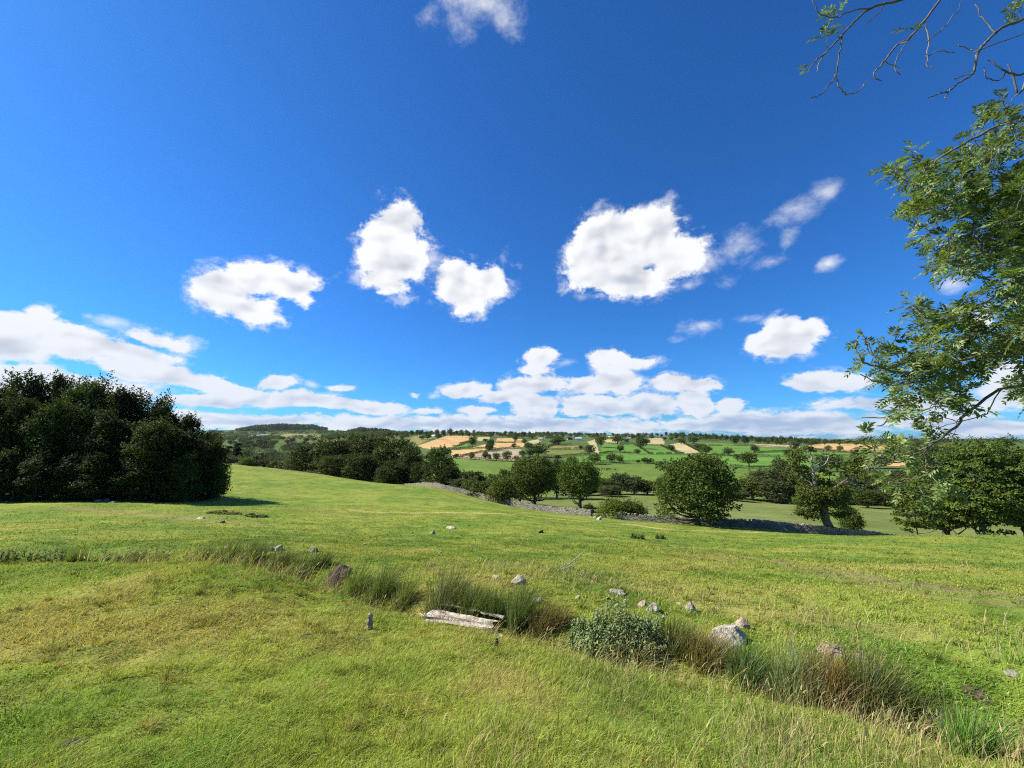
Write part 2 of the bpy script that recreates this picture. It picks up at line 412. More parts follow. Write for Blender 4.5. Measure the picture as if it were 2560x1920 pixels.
# ------------------------------------------------------------------ the ground sheet
def make_ground():
    ph = np.concatenate([np.arange(-180, -60, 3.0), np.arange(-60, 60, .17), np.arange(60, 180.1, 3.0)])
    ph = R(1) * ph
    rr = np.concatenate([[.3, .6, .9], np.geomspace(1.2, 60, 330), np.geomspace(60.5, 6900, 400), [9000, 14000, 22000]])
    PH, RR = np.meshgrid(ph, rr)
    X, Y = np.sin(PH) * RR, np.cos(PH) * RR
    Z = ground_z(X.ravel(), Y.ravel()).reshape(X.shape)
    x, y, z = X.ravel(), Y.ravel(), Z.ravel()
    u, v = project(x, y, z)
    r = np.hypot(x, y)
    col, dry = turf(x, y)
    # paler, drier top of the convex field edge and worn lines through the grass
    front = (y > .5) & (r < 160)
    xf, yf = x[front], y[front]; cf = col[front]
    for px, w, c, k in TRACKS:
        m = line_mask(px, w, xf, yf, .5)[:, None] * k
        cf = cf + (np.array(c) - cf) * m
    d = np.full(r.shape, 9.0); nr = r < 25; dd, sd = ditch_dist(x[nr], y[nr]); d[nr] = dd
    dv = d[front]
    soil = smooth(.75, .1, dv) * smooth(.35, .6, fbm(xf * 1.3, yf * 1.3, 91, 3))
    cf = cf + (np.array([.075, .06, .03]) - cf) * (soil * .8)[:, None]
    col[front] = cf
    # valley floor and farmland
    far = (r > 78) & (y > 0)
    beyond = smooth(78, 100, r)
    base = np.array([.060, .100, .028]) + fbm(x * .02, y * .02, 13, 3)[:, None] * np.array([.05, .045, .01])
    vz = np.interp(x / np.maximum(y, 1), [-1.2, -.72, -.2, 0, .3, .62, 1.3], [195, 170, 116, 86, 70, 61, 55])
    out = (y > vz) & far
    past = np.array([.145, .175, .045]) + (fbm(x * .05, y * .05, 19, 4)[:, None] - .5) * np.array([.12, .09, .05])
    col[out] = np.where((r[out] < 260)[:, None], past[out], base[out])
    fid = np.zeros(len(x), int)
    for k, (c, px, nm) in enumerate(FIELDS):
        m = in_poly(px, u, v) & (r > 255) & (y > 0)
        n = fbm(x[m] * .03, y[m] * .03, 50 + k, 4)[:, None]
        n2 = vnoise((x[m] * .9 + y[m] * .25) * .12, x[m] * 0 + k, 5)[:, None]
        col[m] = c * (.72 + .42 * n + .14 * n2)
        fid[m] = k + 1
    nC = len(ph); nR = len(rr)
    i = np.arange(nR - 1)[:, None] * nC; j = np.arange(nC - 1)[None]
    Q = np.stack([i + j + 1, i + j, i + nC + j, i + nC + j + 1], -1).reshape(-1, 4)
    Q = Q[:, ::-1]
    V = np.stack([x, y, z], 1)
    # split: pasture we stand in, the valley, and each field
    qf = fid[Q[:, 0]]
    c4 = V[Q].mean(1)
    near = (qf == 0) & ~((c4[:, 1] > np.interp(c4[:, 0] / np.maximum(c4[:, 1], 1), [-1.2, -.72, -.2, 0, .3, .62, 1.3], [195, 170, 116, 86, 70, 61, 55])) & (np.hypot(c4[:, 0], c4[:, 1]) > 50))
    def piece(name, sel, mat, kind='structure'):
        q = Q[sel]
        if not len(q): return
        ids, inv = np.unique(q, return_inverse=True)
        o = build(name, V[ids], inv.reshape(-1, 4), None, [mat], None, col[ids], None, True)
        tag(o, kind=kind)
    piece('ground', near, M_TURF)
    piece('valley_ground', (qf == 0) & ~near, M_FARM)
    for k, (c, px, nm) in enumerate(FIELDS): piece(nm, qf == k + 1, M_FARM)

def turf_material(name, fine):
    m, nt = new_mat(name); B = NB(nt)
    pos = B.n('ShaderNodeTexCoord').outputs['Object']
    col = B.n('ShaderNodeAttribute', attribute_name='Col').outputs['Color']
    if fine:
        sx = B.n('ShaderNodeMapping', {'Vector': pos, 'Scale': (1, 1, .2)}).outputs[0]
        n1 = B.noise(sx, 3.2, 8, .72); n2 = B.noise(sx, .55, 5, .62); n3 = B.noise(sx, 17, 4, .7)
        f = B.math('ADD', B.math('MULTIPLY', n1, .5), B.math('ADD', B.math('MULTIPLY', n2, .35), B.math('MULTIPLY', n3, .3)))
        k = B.ramp(f, .38, .78, .72, 1.32)
        c = B.mix(1.0, col, B.n('ShaderNodeCombineColor', {0: k, 1: k, 2: B.math('MULTIPLY', k, .9)}).outputs[0], 'MULTIPLY')
        # dark specks in the mid field: droppings, tussocks and painted tussock shadows
        sp = B.ramp(B.noise(sx, 1.15, 5, .75), .66, .74)
        c = B.mix(B.math('MULTIPLY', sp, .4), c, (.075, .075, .028))
        st = B.ramp(B.noise(B.n('ShaderNodeMapping', {'Vector': pos, 'Location': (31, 7, 0), 'Scale': (.6, 1, .2)}).outputs[0], .42, 6, .7), .58, .72)
        c = B.mix(B.math('MULTIPLY', st, .45), c, (.25, .215, .075))
        h = B.math('ADD', B.math('MULTIPLY', n1, .09), B.math('MULTIPLY', n3, .02))
        bp = B.n('ShaderNodeBump', {'Strength': .8, 'Distance': 1.0, 'Height': h})
    else:
        n1 = B.noise(pos, .16, 8, .72); n2 = B.noise(pos, 1.1, 4, .7)
        k = B.ramp(B.math('ADD', B.math('MULTIPLY', n1, .6), B.math('MULTIPLY', n2, .4)), .32, .68, .72, 1.28)
        c = B.mix(1.0, col, B.n('ShaderNodeCombineColor', {0: k, 1: k, 2: k}).outputs[0], 'MULTIPLY')
        bp = B.n('ShaderNodeBump', {'Strength': .6, 'Distance': 1.0, 'Height': B.math('MULTIPLY', n2, .3)})
    p = B.n('ShaderNodeBsdfPrincipled', {'Base Color': c, 'Roughness': 1.0, 'Specular IOR Level': .05, 'Normal': bp.outputs[0]})
    B.n('ShaderNodeOutputMaterial', {0: p.outputs[0]})
    return m
M_TURF = turf_material('turf', True)
M_FARM = turf_material('farmland', False)
make_ground()
DENOISE = False
# ------------------------------------------------------------------ camera, sun and sky
cam = bpy.data.objects.new('camera', bpy.data.cameras.new('camera')); COL.objects.link(cam)
cam.location = (0, 0, EYE); cam.rotation_euler = (R(90) + PITCH, 0, 0)
cam.data.sensor_width = 36; cam.data.lens = F / 2560 * 36
cam.data.clip_start = .05; cam.data.clip_end = 30000
SC.camera = cam
SUN_AZ, SUN_EL = R(-80), R(40)                      # azimuth from the view direction, to the left
sun = bpy.data.objects.new('sun', bpy.data.lights.new('sun', 'SUN')); COL.objects.link(sun)
sd = Vector((math.sin(SUN_AZ) * math.cos(SUN_EL), math.cos(SUN_AZ) * math.cos(SUN_EL), math.sin(SUN_EL)))
sun.rotation_euler = sd.to_track_quat('Z', 'Y').to_euler()
sun.data.energy = 5.0; sun.data.angle = R(.53); sun.data.color = (1, .95, .87)
SC.view_settings.view_transform = 'Standard'; SC.view_settings.look = 'None'
SC.view_settings.exposure = .84; SC.view_settings.gamma = 1

CLOUDS = [  # (u, v, half width, half height, tilt in degrees, thickness)
 # upper cloud at the top edge
 (1160,-20,120,85,0,.55),(1150,50,60,75,0,.38),(1080,20,50,60,0,.30),(1260,30,45,75,0,.30),
 # left cumulus
 (560,735,85,62,12,.95),(640,700,110,55,0,.9),(730,715,85,45,-10,.95),(620,665,75,40,0,.45),(640,778,85,46,10,.9),(600,745,60,40,0,.8),(755,745,40,40,0,.7),
 # middle cumulus
 (990,650,105,75,-10,1.0),(975,600,85,80,0,.95),(1000,560,70,70,0,.8),(985,525,40,42,0,.42),(960,700,80,45,20,.75),(1080,650,45,50,0,.45),(900,690,40,35,0,.5),
 (842,682,30,24,-25,.34),(818,668,34,9,0,.2),
 # right of middle
 (1150,710,75,65,-15,.95),(1165,740,55,60,0,.75),(1225,705,70,50,-30,.75),(1258,655,22,55,10,.38),(1275,705,35,35,0,.45),
 # the big one
 (1530,640,125,95,0,1.25),(1600,600,125,85,10,1.2),(1640,580,80,75,0,1.0),(1490,590,75,70,0,1.0),(1560,700,130,55,0,1.0),(1690,640,90,70,0,.85),(1460,690,60,50,0,.7),(1750,640,60,45,0,.45),(1450,750,50,30,-30,.35),
 (1850,622,66,46,-25,.46),(1780,655,46,30,0,.30),(1725,708,50,26,-30,.42),(1815,705,40,24,-25,.26),(1930,655,50,16,-15,.22),
 # upper right wisps
 (1990,520,85,40,-25,.50),(2060,480,55,30,-20,.45),(1950,545,45,30,0,.42),(1965,600,22,45,10,.26),
 (2070,662,50,24,-8,.55),(2385,710,60,30,-20,.55),(2440,820,50,40,0,.6),
 (1960,845,85,62,-8,1.2),(1900,860,60,40,0,.9),(2020,830,55,45,-10,.9),
 (1750,820,75,34,-8,.52),(1870,792,50,18,-8,.4),(1690,855,25,14,0,.36),
 # small fair-weather row
 (1355,895,60,30,0,.95),(1420,910,40,18,-10,.5),(1340,925,65,16,0,.6),(1520,893,70,28,0,.95),(1590,903,70,18,0,.6),(1530,912,70,16,0,.6),
 (1540,950,70,38,0,1.05),(1480,965,80,28,0,.85),(1170,975,75,22,-5,.95),(1330,960,110,26,-5,.95),(1270,990,90,22,-5,.85),(1680,960,85,26,0,.9),(1750,965,60,22,0,.8),
 (2040,955,110,34,0,1.05),(2130,960,60,28,0,.8),
 (1340,1010,90,32,0,1.05),(1480,1015,140,30,0,1.0),(1620,1015,100,34,0,1.05),(1740,1005,60,42,0,1.1),(1820,1015,55,26,0,.85),(1180,1025,60,14,0,.8),(1060,1030,60,13,0,.8),
 # left bank
 (-40,850,260,70,4,1.1),(150,850,200,55,10,1.1),(330,885,160,32,12,.95),(90,800,60,40,10,.7),(280,805,90,26,10,.55),(220,790,40,18,0,.45),(400,850,90,26,14,.6),
 (0,960,420,60,2,1.0),(400,930,220,32,10,1.0),(550,965,150,26,10,.95),(690,958,62,22,0,.95),(750,1000,180,26,4,1.0),(520,1000,110,22,0,.95),(900,1015,180,20,4,.95),
 (785,962,24,12,0,.55),(855,966,40,10,0,.6),(1035,990,22,12,0,.6),(1085,990,22,10,0,.5),
 # grey layer down to the skyline
 (1200,1062,700,30,0,.75),(600,1052,450,28,0,.75),(1900,1060,500,36,0,.8),(2250,1012,330,26,0,.75),(2500,1075,330,28,0,.65),(2300,1048,300,22,0,.75),(0,1060,400,50,0,.9),
 (2560,960,160,70,0,.85),(2800,900,200,120,0,.9),
]
SHADE = [  # painted shade: grey undersides and cores of the clouds (u, v, half width, half height, tilt, depth)
 (1580,690,150,62,-5,.9),(1545,650,90,50,0,.5),(1950,880,80,34,-8,.9),(580,770,110,28,12,.5),(1150,735,70,45,0,.35),(990,690,90,50,0,.3),(1990,530,90,45,-25,.5),(1850,640,80,40,-20,.4),(1740,830,90,34,0,.6),
 (40,880,220,36,4,1.0),(300,930,260,22,10,.7),(650,1010,180,20,5,.8),(0,980,300,34,0,.7),(900,1040,260,16,3,.7),
 (1350,915,70,14,0,.6),(1520,912,80,14,0,.6),(1600,980,130,16,0,.6),(1280,1000,110,12,0,.5),(2060,975,130,16,0,.7),(1450,1050,460,36,0,1.5),(1900,1062,540,50,0,1.8),(1200,1068,520,30,0,1.4),(2350,1060,340,46,0,1.5),(1650,1038,180,22,0,1.0),(700,1060,460,28,0,1.1),(2450,990,200,50,0,.9),(1350,962,110,14,0,.7),(1480,985,120,14,0,.7),(1330,1030,120,14,0,.8),(1620,1036,130,14,0,.8),(600,740,60,26,10,.4),(1590,720,160,40,-5,.8),
]
def sky_world():
    w = bpy.data.worlds.new('World'); SC.world = w; w.use_nodes = True
    nt = w.node_tree; nt.nodes.clear(); B = NB(nt)
    pos = B.n('ShaderNodeTexCoord').outputs['Generated']      # direction looked at
    sk = B.n('ShaderNodeTexSky', sky_type='NISHITA')
    sk.sun_disc = False; sk.sun_elevation = SUN_EL; sk.sun_rotation = SUN_AZ
    sk.altitude = 200; sk.air_density = 1.0; sk.dust_density = .35; sk.ozone_density = 3.0
    sky = B.n('ShaderNodeHueSaturation', {'Hue': .5, 'Saturation': 1.0, 'Value': 1.0, 'Color': B.mix(1.0, sk.outputs[0], (.31, .94, 1.72), 'MULTIPLY')}).outputs[0]
    # cloud masses, each an ellipsoid of directions
    wn = B.n('ShaderNodeTexNoise', {'Vector': pos, 'Scale': 9.0, 'Detail': 2.0, 'Roughness': .5}).outputs['Color']
    warp = B.vmath('SCALE', B.vmath('SUBTRACT', wn, (.5, .5, .5)).outputs[0], scale=.035).outputs[0]
    wp = B.vmath('ADD', pos, warp).outputs[0]
    def field(lst, vec, soft):
        acc = None
        for (u, v, ru, rv, ang, wt) in lst:
            c = ray(u, v); c /= np.linalg.norm(c)
            ca, sa = math.cos(R(ang)), math.sin(R(ang))
            e1 = ray(u + ru * ca, v + ru * sa); e1 /= np.linalg.norm(e1)
            e2 = ray(u + rv * sa, v - rv * ca); e2 /= np.linalg.norm(e2)
            a = e1 - c; a -= c * (a @ c); ra = np.linalg.norm(a); a /= ra
            b = e2 - c; b -= c * (b @ c); b -= a * (a @ b); rb = np.linalg.norm(b); b /= rb
            n = np.cross(a, b)
            M = Matrix((a, b, n)).transposed()
            vv = vec if acc is None else B.n('ShaderNodeVectorMath', {0: acc, 1: (1e-9, 1e-9, 1e-9), 2: vec}, operation='MULTIPLY_ADD').outputs[0]   # keeps the chain in order
            mp = B.n('ShaderNodeMapping', {'Vector': vv, 'Location': tuple(c), 'Rotation': M.to_euler(), 'Scale': (ra, rb, max(ra, rb) * 2.5)}, vector_type='TEXTURE')
            ln = B.vmath('LENGTH', mp.outputs[0]).outputs['Value']
            f = B.math('MULTIPLY_ADD', ln, -wt, wt)
            acc = f if acc is None else B.math('SMOOTH_MAX', acc, f, soft)
        return acc
    f = field([c_ for c_ in CLOUDS if c_[5] >= .6], wp, .10)
    f2 = field([c_ for c_ in CLOUDS if c_[5] < .6], B.n('ShaderNodeVectorMath', {0: f, 1: (1e-9, 1e-9, 1e-9), 2: wp}, operation='MULTIPLY_ADD').outputs[0], .10)
    th = field(SHADE, B.n('ShaderNodeVectorMath', {0: f2, 1: (1e-9, 1e-9, 1e-9), 2: wp}, operation='MULTIPLY_ADD').outputs[0], .15)
    sz = B.n('ShaderNodeSeparateXYZ', {0: wp})
    zz = B.math('MAXIMUM', sz.outputs[2], 0.0)
    zc = B.math('ADD', B.math('MULTIPLY', zz, 1.35), B.math('MULTIPLY', B.math('DIVIDE', zz, B.math('ADD', zz, .06)), .22))   # layers crowd together towards the horizon
    st = B.n('ShaderNodeCombineXYZ', {0: sz.outputs[0], 1: sz.outputs[1], 2: zc}).outputs[0]
    n1 = B.n('ShaderNodeTexNoise', {'Vector': st, 'Scale': 10.0, 'Detail': 10.0, 'Roughness': .67}).outputs[0]
    n3 = B.n('ShaderNodeTexNoise', {'Vector': st, 'Scale': 10.0, 'Detail': 2.5, 'Roughness': .5}).outputs[0]
    n2 = B.n('ShaderNodeTexNoise', {'Vector': B.vmath('ADD', st, (-.016, .002, .022)).outputs[0], 'Scale': 10.0, 'Detail': 2.5, 'Roughness': .5}).outputs[0]
    vo = B.n('ShaderNodeTexVoronoi', {'Vector': B.vmath('ADD', st, B.vmath('SCALE', B.vmath('SUBTRACT', wn, (.5, .5, .5)).outputs[0], scale=.05).outputs[0]).outputs[0], 'Scale': 15.0, 'Detail': 2.0, 'Roughness': .55, 'Lacunarity': 2.4}, feature='F1', normalize=True).outputs['Distance']
    puff = B.math('MULTIPLY', B.math('SUBTRACT', .42, vo), .55)
    n4 = B.n('ShaderNodeTexNoise', {'Vector': st, 'Scale': 42.0, 'Detail': 6.0, 'Roughness': .62}).outputs[0]
    dens = B.math('ADD', B.math('ADD', f, puff), B.math('ADD', B.math('MULTIPLY', B.math('SUBTRACT', n1, .51), 1.35), B.math('MULTIPLY', B.math('SUBTRACT', n4, .5), .55)))
    thin = B.math('MULTIPLY', B.ramp(B.math('ADD', f2, B.math('MULTIPLY', B.math('SUBTRACT', n1, .52), 1.6)), -.02, .75), .85)
    alpha = B.math('MAXIMUM', B.math('MAXIMUM', B.ramp(dens, .08, .36), B.math('MULTIPLY', B.math('MULTIPLY', B.ramp(dens, -.14, .30), B.ramp(n1, .44, .60)), .62)), thin)
    relief = B.math('MULTIPLY', B.math('SUBTRACT', n3, n2), 1.9)  # painted light: billows brighter on the side towards the sun
    thick = B.math('MULTIPLY', B.math('MAXIMUM', th, 0.0), B.ramp(dens, .1, .6))  # painted cloud shade, kept to the dense parts
    lum = B.math('SUBTRACT', B.math('ADD', B.math('SUBTRACT', .95, B.ramp(f, .35, 1.15, 0, .20)), B.math('ADD', relief, B.math('MULTIPLY', puff, .18))), B.math('MULTIPLY', B.ramp(thick, 0.0, 1.25), .40))
    lum = B.math('MINIMUM', B.math('MAXIMUM', lum, .34), 1.0)
    lit = B.mix(B.ramp(lum, .30, 1.12), B.mix(B.ramp(B.n('ShaderNodeSeparateXYZ', {0: pos}).outputs[2], .03, .16), (.235, .30, .42), (.31, .335, .38)), B.mix(B.ramp(B.n('ShaderNodeSeparateXYZ', {0: pos}).outputs[2], .05, .30), (.47, .495, .54), (.58, .585, .59)))
    lit = B.vmath('SCALE', lit, scale=1 / SKY).outputs[0]
    a2 = B.math('MULTIPLY', alpha, .97)
    c = B.mix(a2, sky, lit)
    bg = B.n('ShaderNodeBackground', {0: c, 1: SKY})
    B.n('ShaderNodeOutputWorld', {0: bg.outputs[0]})
    w.cycles.sampling_method = 'NONE'
SKY = .0535
sky_world()
SC.cycles.use_denoising = DENOISE
SC.render.filter_size = 1.1
SC.cycles.pixel_filter_type = 'BLACKMAN_HARRIS'; SC.cycles.filter_width = 1.1
SC.cycles.max_bounces = 6; SC.cycles.diffuse_bounces = 3; SC.cycles.glossy_bounces = 2; SC.cycles.transmission_bounces = 3
SC.cycles.transparent_max_bounces = 8; SC.cycles.volume_bounces = 0
SC.cycles.caustics_reflective = False; SC.cycles.caustics_refractive = False
# ------------------------------------------------------------------ trees
def leaf_quads(C, N, size, aspect=.62, fold=.0):
    n = len(C)
    N = N / (np.linalg.norm(N, axis=1, keepdims=True) + 1e-9)
    t = np.cross(N, rng.normal(size=(n, 3))); t /= np.linalg.norm(t, axis=1, keepdims=True) + 1e-9
    b = np.cross(N, t)
    s = np.broadcast_to(size, (n,))[:, None]
    V = np.stack([C - t * s * .5, C + b * s * .5 * aspect + N * s * .08, C + t * s * .5, C - b * s * .5 * aspect + N * s * .08], 1).reshape(-1, 3)
    return V, np.arange(n * 4).reshape(-1, 4)

def sphere_dirs(n):
    d = rng.normal(size=(n, 3)); return d / np.linalg.norm(d, axis=1, keepdims=True)

DARK, MIDG, FRESH, GREYG, SPRUCE = [np.array(c) for c in ([.050, .075, .014], [.075, .108, .018], [.105, .150, .022], [.082, .102, .034], [.034, .055, .018])]
def crown_blobs(W, H, z0, nb, prof, rs, lean=0.0, jit=.12):
    k = np.arange(nb) + .5
    zc = 1 - 2 * k / nb
    th = k * 2.39996 + rng.uniform(0, 6)
    rad = rng.uniform(.45, 1.0, nb) ** .6
    d = np.stack([np.sqrt(1 - zc ** 2) * np.cos(th), np.sqrt(1 - zc ** 2) * np.sin(th), zc], 1)
    P = d * rad[:, None]
    t = (P[:, 2] + 1) / 2
    w = np.interp(t, np.linspace(0, 1, len(prof)), prof)
    r = rs * W * rng.uniform(.6, 1.45, nb)
    hxy = np.sqrt(np.maximum(1 - P[:, 2] ** 2, .12))
    X = P[:, 0] / hxy * w * (W / 2 - r * .7); Y = P[:, 1] / hxy * w * (W / 2 - r * .7)
    Z = z0 + r * .5 + t * (H - z0 - r * 1.3)
    C = np.stack([X + lean * Z, Y, Z], 1) + rng.normal(0, jit * rs * W, (nb, 3))
    return C, r

def crown_leaves(C, r, n, ls, base, flat=.85, wind=0.0, inner=.25):
    w = r ** 2; k = rng.choice(len(r), n, p=w / w.sum())
    d = sphere_dirs(n); d[:, 2] = np.where(d[:, 2] < -.35, -d[:, 2] * rng.uniform(-.3, 1, n), d[:, 2])
    rr = np.where(rng.uniform(size=n) < inner, rng.uniform(.3, .9, n), rng.uniform(.82, 1.12, n))
    P = C[k] + d * (r[k] * rr)[:, None] * np.array([1, 1, flat])
    if wind: P[:, 0] += wind * (rr - .5) * r[k] * rng.uniform(0, 1, n)
    N = d * .7 + rng.normal(0, .55, (n, 3)); N[:, 2] += .25
    s = ls * rng.uniform(.6, 1.35, n)
    V, Q = leaf_quads(P, N, s)
    cb = 1 + rng.normal(0, .12, (len(r), 1)) * np.array([1.0, .8, .6])
    cl = cb[k] * (1 + rng.normal(0, .16, (n, 1)))
    yel = (rng.uniform(size=n) < .12)[:, None] * np.array([.03, .022, .0])
    col = np.clip(base * cl + yel, .008, .4)
    return V, Q, np.repeat(col, 4, 0)

def sprays(C, r, ns, L, ls, base, up=.8, wind=.4, per=34):
    Vs, Qs, Cs, n = [], [], [], 0
    w = r ** 2 * (1 + np.maximum(0, C[:, 2] - C[:, 2].mean()) / (C[:, 2].std() + .1)); k = rng.choice(len(r), ns, p=w / w.sum())
    d = sphere_dirs(ns); d[:, 2] = np.abs(d[:, 2]) * .8
    P0 = C[k] + d * r[k][:, None] * .8
    D = d * .7 + rng.normal(0, .2, (ns, 3)) + np.array([wind, 0, up]); D /= np.linalg.norm(D, axis=1, keepdims=True)
    l = L * rng.uniform(.45, 1.3, ns)
    i = np.repeat(np.arange(ns), per); m = len(i)
    t = rng.uniform(0, 1, m) ** .8
    P = P0[i] + D[i] * (l[i] * t)[:, None] + rng.normal(0, 1, (m, 3)) * (l[i] * .20 * (1.12 - t))[:, None] + np.array([wind * .3, 0, 0]) * (t ** 2 * l[i])[:, None]
    N = d[i] * .5 + rng.normal(0, .6, (m, 3)) + [0, 0, .3]
    V, Q = leaf_quads(P, N, ls * rng.uniform(.5, 1.15, m) * (1.1 - .5 * t))
    tone = (1 + rng.normal(0, .2, (ns, 1)))[i] * (1 + rng.normal(0, .16, (m, 1)))
    return V, Q, np.repeat(np.clip(base * 1.12 * tone, .008, .4), 4, 0)

def trunk_mesh(H, rad, C, r, nl, z1=.62, lean=0.0, col=(.10, .085, .065), wob=.04):
    mb = MB(); n = 9
    t = np.linspace(0, 1, n)
    P = np.stack([lean * t * z1 * H + rng.normal(0, wob * H * .2, n) * t, rng.normal(0, wob * H * .2, n) * t, -.6 + t * (z1 * H + .6)], 1)
    R_ = rad * (1 - .75 * t) * (1 + .5 * np.exp(-t * 14))
    mb.tube(P, R_, 8, col)
    k = rng.permutation(len(C))[:nl]
    for i in k:
        tz = np.clip((C[i, 2] - r[i]) / (z1 * H) * rng.uniform(.55, .9), .18, .95)
        a = np.array([np.interp(tz, t, P[:, j]) for j in range(3)])
        b = C[i]
        m = a * .45 + b * .55 + np.array([0, 0, -.06 * H]) + rng.normal(0, .03 * H, 3)
        q = curve([a, m, b], 4)
        r0 = np.interp(tz, t, R_) * .55
        mb.tube(q, np.linspace(r0, r0 * .2, len(q)), 5, col)
    return mb

TREES = {}
def kind(name, W, H, z0, nb, prof, rs, n, ls, base, flat=.85, wind=0, nl=10, rad=None, lean=0, z1=.62, inner=.25, single=False, tc=(.10, .085, .065), jit=.12, spray=0, sL=1.2, up=.7):
    C, r = crown_blobs(W, H, z0, nb, prof, rs, lean, jit)
    V, Q, col = crown_leaves(C, r, n, ls, base, flat, wind, inner)
    if spray:
        v2, q2, c2 = sprays(C, r, spray, sL, ls, base, up, .5 if wind else .2)
        Q = np.vstack([Q, q2 + len(V)]); V = np.vstack([V, v2]); col = np.vstack([col, c2])
    tm = trunk_mesh(H, rad or H * .028, C, r, nl, z1, lean, tc)
    if single:                   # far trees: one small mesh, trunk and crown materials
        mb = MB(); mb.add(V, Q, None, col)
        n0 = len(Q)
        TV, TQ, TT, TC = np.vstack(tm.V), np.vstack(tm.Q), np.vstack(tm.T), np.vstack(tm.C)
        me = build(name, np.vstack([V, TV]), np.vstack([Q, TQ + len(V)]), TT + len(V), [M_LEAF, M_BARK],
                   np.concatenate([np.zeros(n0), np.ones(len(TQ) + len(TT))]), np.vstack([col, TC]), link=False)
        TREES[name] = (W, H, None, me)
    else:
        TREES[name] = (W, H, tm.build('trunk', [M_BARK], link=False, smooth_shade=True), build('crown', V, Q, None, [M_LEAF], None, col, link=False))

ROUND, TALL, CONE, DOME, UMB = (.55, .9, 1.0, .92, .6), (.5, .8, 1, .85, .45), (1.0, .85, .6, .38, .12), (.95, 1.0, .98, .85, .55), (.5, .8, 1.0, 1.0, .9)
for i in range(4): kind(f'wood_{i}', 8.5, 14, -.9, 46, (.95, 1, .80, .5, .12), .14, 9500, .36, [DARK * .62, DARK * .75, MIDG * .62, DARK * .6][i], 1.0, 1.3, 12, lean=.04, jit=.4, spray=170, sL=1.6, up=1.0)
for i in range(3): kind(f'round_{i}', 12, 12, [-.1, 1.3, 1.6][i], 95, [DOME, ROUND, TALL][i], .105, 13500, .36, [MIDG * .95, MIDG * 1.2, FRESH][i], .8, 0, 22, .38, spray=170, sL=1.0, up=.45)
for i in range(2): kind(f'layered_{i}', 13, 17, .4, 105, (.55, .95, 1, .85, .45), .095, 15000, .42, MIDG * [1.2, 1.1][i], .5, .4, 24, .5, spray=190, sL=1.5, up=.15)
for i in range(3): kind(f'clump_{i}', 13, 17, -.8, 80, (.8, 1, 1, .9, .55), .12, 8000, .55, [DARK, DARK * 1.15, DARK * .95][i], .8, 0, 12, spray=110, sL=1.6, up=.5)
for i in range(2): kind(f'bush_{i}', 4, 3.4, -.2, 34, (1, 1, .9, .7, .4), .16, 4200, .2, [FRESH, MIDG][i], .85, 0, 8, .06, spray=50, sL=.8, up=.6)
kind('sapling', 4, 6, .6, 40, (.5, .8, 1, .7, .3), .12, 2600, .26, MIDG, .7, .3, 14, .07, inner=.5)
for i in range(3): kind(f'river_{i}', 10, 14, .5, 50, [(.7, .9, 1, .85, .5), TALL, (.9, 1, .9, .8, .6)][i], .14, 3800, .6, [GREYG, MIDG * .9, GREYG * .9][i], .85, 0, 12, tc=(.25, .23, .2), spray=55, sL=1.8, up=.6)
for i in range(5): kind(f'far_{i}', 11, 11, .5, 26, [ROUND, DOME, TALL, UMB, ROUND][i], .19, 900, 1.05, [DARK * 1.15, DARK * 1.35, MIDG, DARK * 1.25, GREYG * .8][i], .75, 0, 5, .4, single=True)
for i in range(2): kind(f'farbush_{i}', 8, 5, 0, 16, DOME, .22, 420, 1.0, [DARK, MIDG * .8][i], .8, 0, 3, .3, single=True)
kind('spruce', 8, 20, .8, 60, CONE, .13, 3800, .7, SPRUCE, .5, 0, 6, .3, z1=.92)
kind('cedar', 13, 14, 1.5, 40, (.95, 1, .8, .6, .3), .16, 3600, .7, GREYG * .9, .35, 0, 10)
_cnt = {}
def plant(kd, name, u, vtop, w, label, cat='tree', vbase=None, d=None, group=None, jd=0.0, parts=True, hmin=1.5, sink=0.0):
    W, H, tm, cm = TREES[kd]
    if d is None:
        p = hit(u, vbase)
        d = p[1]
    x = (u - 1280) / 1009 * d
    z = gz(x, d) - sink
    ztop = at(u, vtop, d)[2]
    h = max(ztop - z, hmin); wid = w / 1000 * d
    sc = (wid / W * rng.uniform(.97, 1.03), wid / W * rng.uniform(.9, 1.1), h / H)
    rz = rng.uniform(0, 6.283)
    if tm is None:
        o = bpy.data.objects.new(name, cm); COL.objects.link(o)
        o.location = (x, d, z); o.rotation_euler = (0, 0, rz); o.scale = sc
        return tag(o, label, cat, group)
    o = thing(name, (x, d, z), label, cat, group, rz); o.scale = sc
    for nm, me in (('trunk', tm), ('crown', cm)):
        c = bpy.data.objects.new(nm, me); COL.objects.link(c); c.parent = o
    return o

# the dark wood on the left: outline from left to right, back row then front row
G_WOOD = 'trees of the dark wood on the left'
back = [(-150,930,66),(-60,940,64),(5,938,60),(75,908,58),(128,932,63),(175,926,60),(222,930,58),(262,952,60),(298,966,57),(340,955,58),(392,974,57),(440,1020,58),(482,1030,56),(520,1058,57)]
for i, (u, vt, d) in enumerate(back):
    w = [150, 112, 128][i % 3] if i < 11 else 95
    plant('wood_%d' % (i % 4), 'woodland_tree', u, vt + 6 + 10 * (i % 2), w, 'tall dark tree in the back row of the left wood, top against the clouds', d=d, group='back row of the left wood')
front = [(-120,1010,52),(-20,1000,50),(70,985,51),(140,992,50),(205,1010,51),(270,1030,50),(330,1045,51),(385,1040,50),(440,1060,52),(490,1080,52)]
for i, (u, vt, d) in enumerate(front):
    plant('wood_%d' % ((i * 3 + 1) % 4), 'woodland_tree', u, vt, 125, 'dark leafy tree in the front row of the left wood', d=d, group='front row of the left wood')
